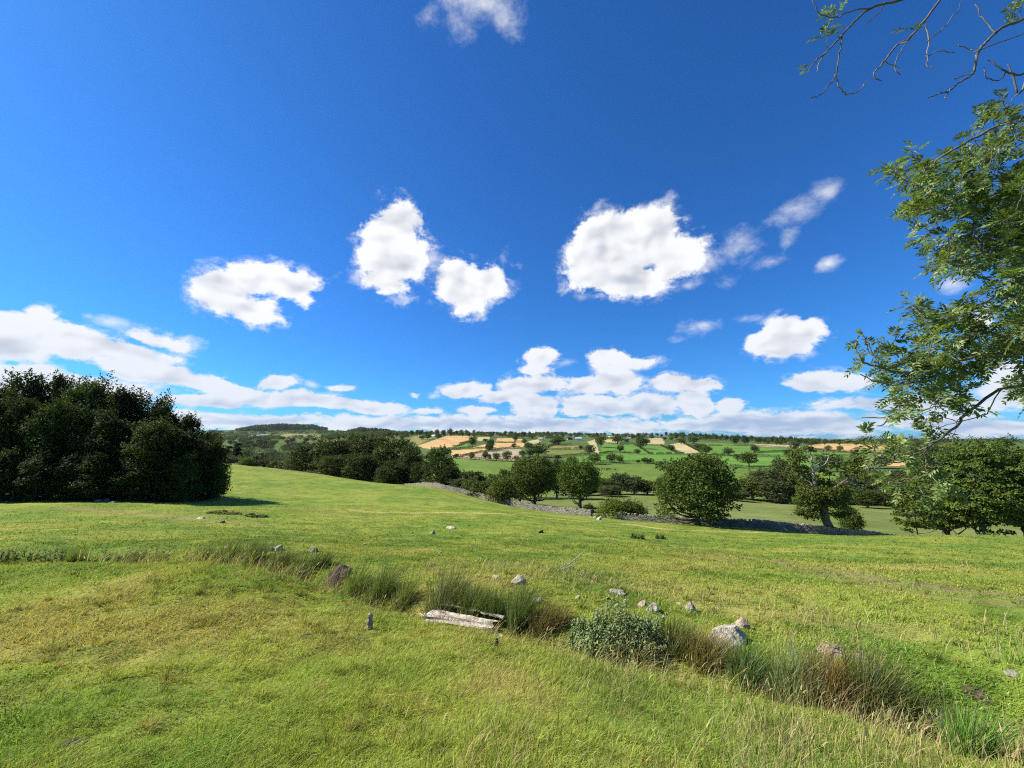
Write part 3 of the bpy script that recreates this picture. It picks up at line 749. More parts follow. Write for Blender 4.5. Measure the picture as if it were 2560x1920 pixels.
for u, vt, d, w in [(-60,1130,47.5,110),(30,1120,47,105),(110,1130,47,105),(190,1135,47.5,100),(265,1130,48,105),(345,1140,48.5,100),(415,1135,49,95),(478,1130,50,90)]:
    plant('wood_%d' % rng.integers(0, 4), 'undergrowth_bush', u, vt, w, 'low dark bush filling the shaded foot of the wood on the left', 'bush', d=d, group='undergrowth at the foot of the left wood')
plant('wood_2', 'woodland_tree', 535, 1085, 85, 'last leafy tree at the right end of the dark wood, above the small gate', d=54.5)
plant('bush_1', 'bush', 556, 1165, 52, 'rounded bush at the right tip of the wood, beside the sunlit hill', 'bush', d=54)

# trees by the wall
plant('round_1', 'field_tree', 1335, 1133, 140, 'left tree of the close pair in front of the stone wall, pale green leaves', vbase=1267)
plant('round_2', 'field_tree', 1447, 1140, 118, 'right tree of the close pair in front of the stone wall, taller crown', vbase=1270)
plant('round_0', 'round_tree', 1732, 1128, 216, 'big round dense tree with branches to the ground by the wall', vbase=1313)
plant('bush_0', 'bush', 1526, 1246, 84, 'bright green bush filling the broken gap in the stone wall', 'bush', vbase=1295)
plant('bush_0', 'bush', 1572, 1250, 70, 'light green bush just behind the wall, right of the gap', 'bush', d=75)
plant('bush_1', 'bush', 1467, 1258, 40, 'small dark bush against the wall under the paired trees', 'bush', vbase=1287)
plant('bush_0', 'bush', 1258, 1192, 84, 'yellow green shrub behind the wall, left of the paired trees', 'shrub', d=94)
plant('bush_1', 'bush', 1213, 1200, 90, 'dull green shrub behind the wall between the yellow shrub and dark tree', 'shrub', d=101)
plant('bush_1', 'bush', 1180, 1192, 60, 'dark narrow shrub behind the wall right of the single dark tree', 'shrub', d=106)
plant('bush_1', 'bush', 2102, 1262, 62, 'dark pointed bush beside the trunk of the half dead tree', 'bush', vbase=1330)
plant('sapling', 'sapling', 2262, 1212, 108, 'loose young tree at the right end of the wall', d=54)
for u, vt, w, d, kd, lb in [(2330,1122,140,64,'layered_1','left-hand sycamore of the big right group, low spreading side branches'), (2422,1090,178,60,'layered_0','big sycamore with a thick trunk in the middle of the right group'),
                        (2528,1094,170,63,'layered_1','tall sycamore at the right edge with dark hollow under its crown'), (2625,1095,220,57,'layered_0','sycamore cut off by the right edge of the view')]:
    plant(kd, 'sycamore', u, vt, w, lb, d=d, group='big trees on the right')

# dark clump behind the brow
G_CL = 'dark clump of trees behind the brow'
for i, (u, vt, w, d, lb) in enumerate([(768,1102,95,176,'first tree at the left end of the dark clump behind the brow'), (826,1095,98,172,'second tree from the left in the dark clump behind the brow'), (878,1083,120,178,'tall rounded tree in the left half of the dark clump'),
    (935,1082,130,170,'tallest broad tree at the centre of the dark clump'), (992,1090,130,160,'big dark domed tree right of centre in the clump'), (1030,1112,80,150,'lower dark tree on the right shoulder of the clump'),
    (905,1130,90,150,'lower front tree in the middle of the dark clump'), (840,1135,90,156,'lower front tree in the left part of the dark clump'), (985,1150,90,142,'lower front tree in the right part of the dark clump'), (1052,1150,60,140,'small dark tree at the right foot of the clump')]):
    plant('clump_%d' % (i % 3), 'dark_tree', u, vt, w, lb, d=d, group=G_CL)
plant('clump_1', 'dark_tree', 1098, 1113, 92, 'single tall dark tree standing right of the dark clump', d=128)
plant('clump_2', 'dark_tree', 1122, 1150, 70, 'lower dark tree leaning on the right side of the single tall tree', d=124)
for i, (u, vt, w, d) in enumerate([(1160,1172,60,135),(1190,1178,56,130),(1150,1195,60,118),(1272,1180,70,120),(1235,1185,56,126),(1300,1170,60,128),(1205,1182,44,140),(1262,1172,48,140)]):
    plant('river_%d' % (i % 3), 'valley_tree', u, vt, w, 'dark scrubby tree in the belt between the single tall tree and the pair', d=d, group='scrubby belt left of the pair')
for i, (u, vt, w, d) in enumerate([(1305,1142,70,190),(1390,1148,66,190),(1420,1152,60,185),(1345,1150,60,200)]):
    plant('river_%d' % (i % 3), 'valley_tree', u, vt, w, 'greyish tree peeping out behind the pair by the wall', d=d, group='grey trees behind the pair')
# trees along the stream
for i, (u, vt, w, d) in enumerate([(1470,1205,60,215),(1500,1195,70,215),(1545,1180,74,215),(1580,1186,60,210),(1612,1200,56,212),(1655,1190,66,205),(1520,1210,60,200),(1690,1200,60,205)]):
    plant('river_%d' % (i % 3), 'stream_tree', u, vt, w, 'grey green tree in the stream belt between the pair and the big round tree', d=d, group='stream belt left of the round tree')
for i, (u, vt, w, d) in enumerate([(1835,1205,70,205),(1870,1190,80,200),(1905,1170,90,205),(1960,1147,110,210),(1995,1165,90,200),(1925,1195,90,190),(2120,1185,100,190),(2160,1175,90,195),(2190,1195,90,185),(2085,1200,90,190),(2040,1205,70,195),
                                       (2215,1212,90,175),(2260,1205,100,170),(2300,1190,90,175),(2330,1200,90,165),(1830,1222,60,190),(2150,1222,70,170),(2240,1170,80,200),(2290,1160,100,230),(2340,1150,100,230)]):
    plant('river_%d' % (i % 3), 'stream_tree', u, vt, w, 'bushy tree in the stream belt behind the half dead tree', d=d, group='stream belt right of the round tree')
# woods on the left side of the valley
plant('spruce', 'spruce', 596, 1100, 42, 'dark pointed conifer above the brow at the right end of the wood', d=250)
plant('spruce', 'spruce', 574, 1108, 38, 'second pointed conifer close to the left of the first', d=255)
for i, (u, vt, w, d) in enumerate([(585,1135,60,230),(620,1142,50,225),(640,1135,60,235),(665,1142,60,230),(700,1150,60,220),(725,1145,70,215),(745,1128,64,205),(610,1125,60,260),(655,1128,60,262),(690,1135,60,260),(560,1130,60,240)]):
    plant('river_%d' % (i % 3), 'valley_tree', u, vt, w, 'dark woodland tree rising just behind the crest left of the clump', d=d, group='woodland behind the crest')
plant('bush_0', 'bush', 622, 1144, 36, 'pale rounded bush on the crest of the green hill', 'bush', d=172)

# single trees and clumps in the farmland: (u, base, top, width, kind, label)
FARM = [
 (1550,1130.5,1110,23,0,'round tree alone in the middle of the upper bright green field'),(1591,1135,1121,19,1,'smaller round tree right of the lone one in the bright green field'),
 (1502,1118,1084,28,2,'tall tree at the top left corner of the bright green field'),(1474,1138,1108,30,4,'tree at the foot of the pale stubble strip'),(1484,1160,1132,38,0,'broad dark tree at the left end of the long hedge below the bright field'),
 (1528,1156,1131,34,2,'fresh green tree with a visible trunk on the long hedge'),(1548,1158,1136,20,0,'narrow dark tree touching the fresh green one on the hedge'),
 (1601,1122,1089,30,1,'tall dark tree between the two bright green fields'),(1616,1112,1095,20,4,'pale tree beside the tall one between the bright fields'),(1543,1110,1085,28,0,'dark tree on the upper edge of the bright green field'),
 (1566,1108,1095,14,1,'little tree at the top right of the upper bright field'),(1396,1112,1087,34,0,'dark clump of crowns left of the white house'),(1452,1123,1112,13,3,'small conical tree at the hedge end below the white house'),
 (1616,1158,1143,34,0,'low dark thicket on the long hedge, middle part'),(1648,1161,1152,19,1,'small round bush at the right end of the long hedge'),(1593,1158,1148,10,2,'tiny dark bush on the long hedge left of the thicket'),
 (1676,1127,1111,20,4,'round bush beside the straw coloured strip'),(1762,1136,1109,36,0,'dark tree clump at the lower end of the hedge right of the straw strip'),(1743,1122,1108,26,3,'tree halfway up the hedge right of the straw strip'),
 (1702,1110,1092,28,0,'dark tree above the straw strip'),(1732,1109,1089,32,1,'broad tree right above the straw strip'),(1181,1118,1085,22,0,'dark tall tree at the corner of the big wheat field'),(1226,1126,1094,22,1,'tall tree between the wheat fields'),
 (1222,1129,1106,24,0,'second dark tree under the tall one between the wheat fields'),(1213,1106,1095,15,4,'small tree above the triangle of wheat'),(1285,1122,1106,15,2,'thin tree in the hedge right of the middle wheat field'),
 (1321,1126,1104,26,4,'grey tree at the right end of the wheat fields'),(1310,1110,1095,15,0,'little dark tree by the last wheat field'),(1345,1142,1106,52,0,'large dark clump right of the brown stubble field'),
 (1325,1142,1122,26,1,'lower tree at the left of the large dark clump'),(1141,1146,1133,14,0,'small bush at the left corner of the brown stubble field'),(1180,1149,1129,17,2,'thin see-through tree on the edge of the brown field'),
 (1214,1150,1124,18,0,'dark upright tree on the lower edge of the brown field'),(1224,1151,1134,11,1,'small tree close beside the dark upright one'),(1242,1152,1129,22,3,'round topped tree on the lower edge of the brown field'),
 (1268,1153,1123,28,2,'tree with two tops at the right of the brown field'),(1290,1151,1138,17,0,'small dark tree ending the row below the brown field'),(1305,1143,1124,20,4,'tree right of the brown field, by the large clump'),
 (1055,1099,1087,17,0,'dark tree in the notch of the big wheat field'),(1069,1099,1083,19,1,'taller tree in the notch of the big wheat field'),(1095,1098,1081,20,0,'broad tree by the pale barn above the wheat'),
 (1125,1089,1069,17,2,'tall tree over the skyline above the big wheat field'),(1141,1088,1075,11,1,'small tree right of the tall skyline one'),(1166,1088,1073,13,0,'dark tree at the top right of the big wheat field'),
 (1818,1139,1117,27,0,'round tree at the corner of the green field right of the big round tree'),(1840,1153,1132,22,4,'pale tree left of the large hedge tree'),(1867,1166,1127,46,1,'large spreading tree on the hedge with its shadow on the field'),
 (1884,1131,1111,20,4,'round bush between the two upper green fields'),(1943,1173,1141,40,0,'dark dome shaped tree on the lower hedge'),(2068,1127,1112,18,2,'left of the two trees before the right wheat field'),
 (2097,1128,1113,17,1,'right of the two trees before the right wheat field'),(2020,1125,1113,18,0,'dark bush at the left corner of the right wheat field'),(1985,1130,1099,24,4,'grey tree behind the half dead tree, upper left'),
 (1968,1143,1120,26,4,'grey tree left of the half dead tree'),(2052,1181,1128,40,0,'flat topped dark tree behind the dead limbs, left part'),(2084,1181,1130,36,0,'flat topped dark tree behind the dead limbs, right part'),
 (2150,1160,1115,54,1,'tall dark tree right of the half dead tree'),(2230,1150,1110,44,0,'dark tree behind the hanging ash twigs'),(2275,1160,1118,50,1,'dark tree right of the hanging ash twigs'),(2330,1140,1108,44,0,'dark tree left of the big sycamores in the distance'),
 (1430,1160,1140,26,0,'dark bush left of the long hedge, right of the pair'),(1392,1150,1136,22,1,'low dark bush above the pair by the wall'),(1385,1112,1096,22,3,'small tree at the left of the clump by the white house'),
]
for u, vb, vt, w, k, lb in FARM:
    bush = 'bush' in lb or 'thicket' in lb
    plant(('farbush_%d' % (k % 2)) if bush else 'far_%d' % k, 'bush' if bush else 'field_tree', u, vt, w, lb, 'bush' if bush else 'tree', vbase=vb)
plant('cedar', 'cedar', 2190, 1132, 52, 'pale layered conifer beside the pond, right of the half dead tree', 'conifer', vbase=1172)

# belt of trees along the skyline ridge
def skyline(u): return np.interp(u, [500,560,600,900,940,1040,1120,1180,1240,1420,1560,1640,1700,1780,1840,1900,1960,2000,2060,2120,2200,2330,2480,2600], [1084,1080,1090,1080,1077,1074,1072,1074,1077,1080,1083,1080,1079,1083,1084,1089,1090,1091,1096,1098,1099,1099,1102,1102])
k = 0
for u in np.arange(905, 2345, 8.0):
    if 1515 < u < 1565 and k % 2: k += 1; continue
    d = rng.uniform(1150, 1650) if u < 1800 else rng.uniform(950, 1350)
    uu = u + rng.uniform(-5, 5)
    vt = skyline(uu) + rng.uniform(-2.5, 5)
    x = (uu - 1280) / 1009 * d; zt = at(uu, vt, d)[2]; g = gz(x, d)
    h = zt - g
    if h < 8: vt = project(x, d, g + rng.uniform(8, 13))[1]
    if h > 26: d *= 1.0
    plant('far_%d' % rng.integers(0, 5), 'ridge_tree', uu, float(vt), 11 * 1000 / d * rng.uniform(.9, 1.7), 'small dark tree in the wooded belt along the skyline ridge', d=d, group='trees of the skyline belt')
    k += 1
for _ in range(70):             # scattered trees and hedgerow crowns below the ridge
    u = rng.uniform(900, 2320)
    lo = 1089 if u < 1800 else 1098
    v = rng.uniform(lo, lo + 13)
    inf = any(in_poly(px, np.array([u]), np.array([v]))[0] for c, px, nm in FIELDS)
    if inf: continue
    p = hit(u, v)
    if p[1] > 2500: continue
    s = 1000 / p[1]
    plant('far_%d' % rng.integers(0, 5), 'hedgerow_tree', u, v - 11 * s * rng.uniform(.8, 1.2), 11 * s * rng.uniform(.8, 1.4), 'small tree among the far hedges and houses below the ridge', d=float(p[1]), group='scattered trees below the ridge')
for _ in range(90):              # left side of the far slope
    u = rng.uniform(570, 905); v = rng.uniform(1092, 1126)
    if any(in_poly(px, np.array([u]), np.array([v]))[0] for c, px, nm in FIELDS): continue
    p = hit(u, v)
    if p[1] > 3000: continue
    s = 1000 / p[1]
    plant('far_%d' % rng.integers(0, 5), 'hedgerow_tree', u, v - 12 * s * rng.uniform(.8, 1.3), 12 * s * rng.uniform(.9, 1.6), 'small tree in the hedges on the far slope left of the wheat', d=float(p[1]), group='scattered trees on the left slope')

# woods that read as one mass
def canopy(name, pts, Rc, Hc, per, ls, base, label, low=0.0, taper=None):
    Vs, Qs, Cs, n = [], [], [], 0
    for (x, y) in pts:
        z = gz(x, y); s = rng.uniform(.75, 1.25)
        if taper: s *= float(np.interp(1280 + 1009 * x / y, *taper))
        nb = 9
        d = sphere_dirs(nb); d[:, 2] = abs(d[:, 2])
        z -= low
        C = np.array([x, y, z + Hc * s - Rc]) + d * Rc * .7; r = np.full(nb, Rc * .5) * rng.uniform(.8, 1.2, nb)
        C = np.vstack([C, [[x, y, z + Hc * s * .4]]]); r = np.append(r, Rc * .9)
        V, Q, c = crown_leaves(C, r, per, ls, base * rng.uniform(.8, 1.25), .8)
        Vs.append(V); Qs.append(Q + n); Cs.append(c); n += len(V)
    o = build(name, np.vstack(Vs), np.vstack(Qs), None, [M_LEAF], None, np.vstack(Cs))
    return tag(o, label, 'wood', kind='stuff')
pts = []
while len(pts) < 330:
    u, d = rng.uniform(560, 960), np.exp(rng.uniform(math.log(270), math.log(640)))
    x = (u - 1280) / 1009 * d; v = project(x, d, gz(x, d))[1]
    if v > 1118: pts.append((x, d))
canopy('valley_wood', pts, 6.5, 13, 260, 1.1, np.array([.052, .074, .030]), 'mixed wood covering the valley floor behind the green hill')
pts = []
while len(pts) < 800:
    u, d = rng.uniform(590, 815), rng.uniform(2500, 3300)
    if d < 2500 + 900 * abs(u - 640) / 240 * rng.uniform(.5, 1.2): continue
    pts.append(((u - 1280) / 1009 * d, d))
canopy('hilltop_plantation', pts, 17, 48, 60, 6.5, SPRUCE * 1.2, 'dark plantation capping the long hill on the left skyline', 12, ([585, 640, 700, 790, 815], [.45, .85, 1.0, .95, .6]))
pts = []
while len(pts) < 300:
    u, d = rng.uniform(872, 1005), rng.uniform(2450, 2850)
    pts.append(((u - 1280) / 1009 * d, d))
canopy('hilltop_plantation', pts, 15, 38, 70, 6.0, SPRUCE * 1.2, 'second dark plantation on the skyline right of the long hill', 10, ([868, 900, 960, 1008], [.5, .95, .8, .3]))
pts = []
while len(pts) < 950:
    u, d = rng.uniform(905, 2345), rng.uniform(850, 1800)
    x = (u - 1280) / 1009 * d; g = gz(x, d)
    vv = project(x, d, g)[1]
    if project(x, d, g + 12)[1] > skyline(u) and vv < skyline(u) + 19 and not any(in_poly(px, np.array([u]), np.array([vv + s_]))[0] for c, px, nm in FIELDS for s_ in (0, -3)) and rng.uniform() < smooth(.35, .5, fbm(np.array(u * .03), np.array(vv * .12), 6, 2)) + .15: pts.append((x, d))
canopy('ridge_wood', pts, 7.5, 11, 80, 2.2, DARK * 1.05, 'continuous woodland behind the single trees along the ridge')
pts = []
while len(pts) < 520:
    u, d = rng.uniform(520, 1020), rng.uniform(1200, 2600)
    x = (u - 1280) / 1009 * d
    vv = project(x, d, gz(x, d))[1]
    if not any(in_poly(px, np.array([u]), np.array([vv]))[0] for c, px, nm in FIELDS): pts.append((x, d))
canopy('slope_wood', pts, 11, 13, 90, 3.0, DARK * 1.1, 'patchy woodland on the far slope under the plantations')
pts = []
while len(pts) < 260:
    u, d = rng.uniform(2150, 2800), rng.uniform(1000, 5500)
    pts.append(((u - 1280) / 1009 * d, d))
canopy('plain_wood', pts, 26, 15, 60, 7, DARK * 1.1, 'distant woods of the plain at the right of the skyline')

# hedges
HEDGES = [
 ([(1132,1118),(1150,1114),(1172,1106)],'clipped hedge along the lower edge of the big wheat field'),([(1130,1125),(1165,1121),(1215,1121),(1240,1122)],'thin hedge between the two lower wheat fields'),
 ([(1135,1143),(1160,1140),(1190,1134),(1218,1129)],'hedge slanting up between the second wheat field and the brown field'),([(1218,1128),(1250,1124),(1300,1118)],'hedge above the brown stubble field'),
 ([(1133,1147),(1190,1149),(1240,1152),(1300,1153)],'long low hedge under the brown stubble field'),([(1240,1105.5),(1270,1107),(1312,1107)],'hedge between the upper and the middle wheat field'),
 ([(1365,1124.5),(1400,1124),(1428,1123)],'short hedge under the olive field, left part'),([(1434,1123),(1460,1123)],'short hedge under the olive field, right part'),
 ([(1370,1117),(1392,1112),(1430,1111)],'hedge along the top of the olive field'),([(1360,1142),(1400,1142.5),(1440,1139),(1470,1137)],'hedge below the yellow green field'),
 ([(1490,1158),(1520,1158),(1560,1158),(1600,1158),(1660,1160.5)],'long hedge below the bright green field'),([(1498,1136),(1530,1131),(1550,1131.5),(1600,1135)],'curved hedge under the upper bright field'),
 ([(1622,1135.5),(1634,1136)],'short clipped hedge piece, first in the dashed row'),([(1641,1136),(1660,1136.5)],'short clipped hedge piece, second in the dashed row'),([(1665,1136),(1680,1136)],'short clipped hedge piece, third in the dashed row'),([(1688,1135.5),(1712,1135)],'short clipped hedge piece, last in the dashed row'),
 ([(1508,1108.5),(1540,1109),(1584,1110)],'hedge along the top of the upper bright field'),([(1585,1111),(1600,1120),(1622,1134)],'hedge running down between the two bright fields'),([(1618,1113),(1665,1113)],'hedge under the square straw field'),
 ([(1652,1115),(1672,1123),(1690,1131)],'hedge running down left of the straw strip'),([(1706,1107),(1730,1120),(1750,1130)],'hedge running down right of the straw strip'),
 ([(1772,1114),(1806,1115)],'short hedge at the top of the right green field'),([(1780,1137.5),(1800,1139),(1830,1140.5)],'hedge under the right green field, left part'),([(1882,1132),(1920,1131),(1962,1129)],'hedge between the two upper right green fields'),
 ([(1885,1141),(1930,1142),(1975,1143),(2030,1145)],'hedge above the long right green field'),([(1825,1168),(1870,1171.5),(1940,1174),(2030,1175),(2120,1178),(2200,1180)],'long dark hedge under the right green field'),
 ([(1875,1114),(1930,1118),(1990,1121)],'hedge below the pale stubble strip'),([(2030,1123),(2080,1128),(2130,1132),(2200,1134)],'dark hedge under the right wheat field'),([(2010,1142),(2060,1142),(2120,1143)],'hedge right of the half dead tree top'),
 ([(2018,1112),(2080,1108),(2160,1108),(2240,1108)],'dark hedge along the top of the right wheat field'),([(1148,1110),(1171,1105),(1195,1103)],'hedge at the top of the small green wedge'),
]
for px, lb in HEDGES:
    P = curve([hit(*p) for p in px], 12)
    L = np.concatenate([[0], np.cumsum(np.linalg.norm(np.diff(P, axis=0), axis=1))])
    d = P[:, 1].mean()
    n = int(min(5200, 200 + L[-1] * 13)); s = rng.uniform(0, L[-1], n)
    C = np.stack([np.interp(s, L, P[:, i]) for i in range(3)], 1)
    hh = 2.2 + 2.4 * fbm(s * .12, s * 0, 7, 2)
    q = rng.uniform(0, 1, n)
    C[:, 0] += rng.normal(0, .55, n); C[:, 1] += rng.normal(0, .55, n); C[:, 2] += q ** .7 * hh
    V, Q = leaf_quads(C, rng.normal(size=(n, 3)) + [0, 0, .3], .9 * rng.uniform(.6, 1.3, n))
    col = np.repeat(DARK * 1.0 * (1 + rng.normal(0, .15, (n, 1))), 4, 0)
    o = build('hedge', V - P[0], Q, None, [M_LEAF], None, col); o.location = P[0]
    tag(o, lb, 'hedge', 'field hedges')
# ------------------------------------------------------------------ the dry stone wall
WALL = [(-140,182),(-122,172),(-103,160),(-77,148),(-52,136),(-34,122.5),(-21.5,111),(-9.5,100),(-1.5,92),(5,86),(11.5,79.5),(14.6,76.3)]
WALL2 = [(18.2,71.8),(24,69.3),(29.5,67.2)]
WALL3 = [(29.9,67.0),(35.5,64.6),(38.5,62.6),(43.5,60.6),(48,59.2),(53,58.0),(59,57.0)]
def stone_wall(P, label, h=.98, thick=.28):
    P = curve(np.array(P, float), 10)
    L = np.concatenate([[0], np.cumsum(np.linalg.norm(np.diff(P, axis=0), axis=1))])
    mb = MB(); z0 = gz(*P[0]); org = np.array([P[0][0], P[0][1], z0])
    def pt(s): return np.array([np.interp(s, L, P[:, 0]), np.interp(s, L, P[:, 1])])
    def tan(s): d = pt(s + .2) - pt(s - .2); return d / np.linalg.norm(d)
    s = 0.0
    base = ground_z(P[:, 0], P[:, 1])
    tops = lambda s: h + .22 * (vnoise(np.array([s * .35]), np.array([0.]), 3)[0] - .5)
    nc = 8
    for c in range(nc):
        s = rng.uniform(0, .2); hc = h / nc
        while s < L[-1]:
            l = rng.uniform(.22, .6); m = s + l / 2
            t = tan(m); nrm = np.array([t[1], -t[0]]); p = pt(m); zb = np.interp(m, L, base)
            hs = hc * tops(m) / h
            th = thick * (1.15 - .4 * c / nc)
            k = rng.uniform(.75, 1.2); a = np.array([.27, .235, .175]) * k + rng.normal(0, .012, 3)
            if rng.uniform() < .2: a = np.array([.19, .175, .145]) * k
            dz = rng.normal(0, .35)
            dirv = np.array([t[0], t[1], (np.interp(m + .5, L, base) - np.interp(m - .5, L, base))])
            off = rng.normal(0, .02)
            mb.box(np.array([p[0] + nrm[0] * off, p[1] + nrm[1] * off, zb + hs * (c + .5) - .08]) - org, dirv * l * .49, np.array([nrm[0], nrm[1], 0]) * th, np.array([0, 0, hs * .49]), a, .012)
            s += l
    s = 0.0
    while s < L[-1]:             # cope stones set on edge
        l = rng.uniform(.14, .26); m = s + l / 2; t = tan(m); nrm = np.array([t[1], -t[0]]); p = pt(m); zb = np.interp(m, L, base)
        k = rng.uniform(.8, 1.2)
        hh = rng.uniform(.1, .17)
        if rng.uniform() < .93:
            mb.box(np.array([p[0], p[1], zb + tops(m) - .08 + hh]) - org, np.array([t[0], t[1], rng.normal(0, .2)]) * l * .45, np.array([nrm[0], nrm[1], 0]) * .24, np.array([t[0] * .2, t[1] * .2, 1]) * hh, np.array([.29, .26, .20]) * k, .02)
        s += l
    o = mb.build('dry_stone_wall', [M_WALL]); o.location = org
    return tag(o, label, 'wall', 'dry stone wall along the foot of the pasture')
def behind_crest(P):              # where the brow hides its foot, the wall stands just over the crest
    out = []
    for x, y in P:
        k = x / y; yy = np.geomspace(30, y * 1.5, 500)
        g = ground_z(k * yy, yy); u, v = project(k * yy, yy, g)
        i = int(np.argmin(v[:])); vc = v[i]
        if 1280 + 1009 * k < 1030 and i < 499:
            ut, vt = project(k * yy, yy, g + 1.5)
            c = [j for j in range(i, 500) if vt[j] > vc - 3.5]
            j = c[0] if c else 499
            out.append((k * yy[j], yy[j]))
        else: out.append((x, y))
    return out
stone_wall(behind_crest(WALL), 'long stretch of grey dry stone wall running down from the brow to the paired trees')
stone_wall(WALL2, 'short sunlit stretch of stone wall between the green bush and the big round tree')
stone_wall(WALL3, 'right-hand stretch of stone wall passing the half dead tree', 1.0)

# ------------------------------------------------------------------ stones
def rock_mesh(seed, flat, cuts=15):
    r2 = np.random.default_rng(seed)
    bm = bmesh.new(); bmesh.ops.create_icosphere(bm, subdivisions=4, radius=1.0)
    V = np.array([v.co[:] for v in bm.verts]); Fc = [[v.index for v in f.verts] for f in bm.faces]; bm.free()
    D = V / np.linalg.norm(V, axis=1, keepdims=True)
    rad = np.full(len(D), 1.15)
    for _ in range(cuts):        # broken faces
        n = r2.normal(size=3); n[2] = abs(n[2]) * .8; n /= np.linalg.norm(n); h = r2.uniform(.42, .82)
        c = D @ n; rad = np.where(c > .05, np.minimum(rad, h / np.maximum(c, .05)), rad)
    q = D * rad[:, None]
    rad = rad * (1 + .16 * (fbm(q[:, 0] * 3 + q[:, 2] * 2, q[:, 1] * 3 - q[:, 2], seed, 4) - .5) + .05 * (vnoise(q[:, 0] * 14, q[:, 1] * 14 + q[:, 2] * 11, seed) - .5))
    V = D * rad[:, None] * np.array([1, .8, flat])
    tone = 1 + .25 * (fbm(q[:, 0] * 2, q[:, 1] * 2 + q[:, 2], seed + 3, 3) - .5)
    return V, Fc, tone
ROCKS = [rock_mesh(40 + i, f) for i, f in enumerate((.5, .45, .34, .55, .38))]
PALE, PINK, GREY = np.array([.46, .40, .29]), np.array([.42, .33, .23]), np.array([.34, .30, .22])
def stone(u, vb, w, h, label, var, c, rz=0.0, tilt=0.0, sink=.3, d=None, name='boulder'):
    p = hit(u, vb) if d is None else None; w, h = w * .95, h * .68
    if p is None: x = (u - 1280) / 1009 * d; p = np.array([x, d, gz(x, d)])
    V, Fc, tone = ROCKS[var]
    W, H = w / 1000 * p[1] / 2, h / 1000 * p[1]
    lo, hi = V[:, 2].min(), V[:, 2].max()
    S = V.copy(); k = H / ((hi - lo) * (1 - sink))
    S = S * np.array([W, W, k]); S[:, 2] -= (lo + (hi - lo) * sink) * k
    if tilt:
        ca, sa = math.cos(R(tilt)), math.sin(R(tilt)); S[:, [0, 2]] = S[:, [0, 2]] @ np.array([[ca, sa], [-sa, ca]])
    ca, sa = math.cos(R(rz)), math.sin(R(rz)); S[:, :2] = S[:, :2] @ np.array([[ca, sa], [-sa, ca]])
    o = build(name, S, None, Fc, [M_STONE], None, c * tone[:, None], None, False)
    o.location = (p[0], p[1] + W * .5, gz(p[0], p[1] + W * .5))
    return tag(o, label, 'stone', 'loose field stones')
for a in [
 (1298,1463,58,26,'grey boulder with a shaded right face behind the rush tussocks',0,GREY*1.25,20),(1240,1447,26,11,'small pale stone left of the grey boulder',2,PALE,0),
 (1546,1488,46,14,'low flat grey slab lying alone in the turf',2,GREY,-10),(1610,1518,38,22,'pinkish stone behind the nettles, left of the pair',1,PINK,10),(1638,1531,42,25,'pale stone of the pair to the right of the nettles',4,PALE*1.15,-15),
 (1727,1529,36,27,'squarish pale stone alone on the far bank',3,PALE,15),(1563,1506,16,9,'little pale stone peeping over the nettles',1,PALE*1.1,0),(1446,1498,20,11,'small pinkish stone on the far bank of the ditch',1,PINK,0),
 (1346,1506,26,10,'small half buried stone by the tall rushes',2,PINK,30),(1862,1574,58,34,'tan boulder perched above the large pale one',0,PINK*1.05,-20),(1830,1616,104,48,'largest pale boulder on the ditch bank',2,PALE*1.1,35),
 (2092,1640,64,30,'brownish stone half hidden in the grass on the right bank',2,PINK*.8,10),(2160,1655,40,18,'low brown stone right of the half hidden one',2,PINK*.7,0),
 (692,1377,32,18,'pale angular stone above the left rushes',1,PALE*.9,20),(672,1377,18,12,'grey stone tight against the pale angular one',3,GREY,0),(778,1381,28,20,'dark tilted slab standing behind the left rushes',2,GREY*.7,0,-24),
 (563,1371,24,7,'stone almost buried among the left rushes',2,GREY,0),(1079,1336,15,13,'small upright grey stone far out in the pasture',3,GREY,0),(1126,1322,28,7,'pale flat stone far out in the pasture',2,PALE*1.1,0),
 (498,1297,22,6,'pale flat stone on the left slope',2,PALE*1.1,0),(553,1308,18,9,'dark stone with a pale chip on the left slope',1,GREY*.5,0),(910,1362,14,5,'tiny pale stone in the middle of the pasture',1,PALE,0),(1100,1384,14,6,'tiny grey stone below the far flat one',1,GREY,0),
 (1500,1300,20,12,'tumbled wall stone in the broken gap, left',1,PALE,0),(1488,1296,14,8,'tumbled wall stone at the foot of the broken wall end',3,PALE*.9,20),(1512,1302,12,7,'smallest tumbled wall stone in the gap',4,PALE,0),
 (1700,1512,18,7,'half buried stone in the dry grass right of the pair',2,PINK,0),(2540,1690,30,14,'grey stone in the turf near the right edge',2,GREY,0)]:
    stone(*a)
for a in [(240,1256,24,11,'left dark stone of the heap in front of the wood',1,GREY*.55,0),(258,1255,26,12,'middle dark stone of the heap in front of the wood',0,GREY*.6,30),(277,1257,24,6,'flat right stone of the heap in front of the wood',2,GREY*.7,0)]:
    stone(*a)

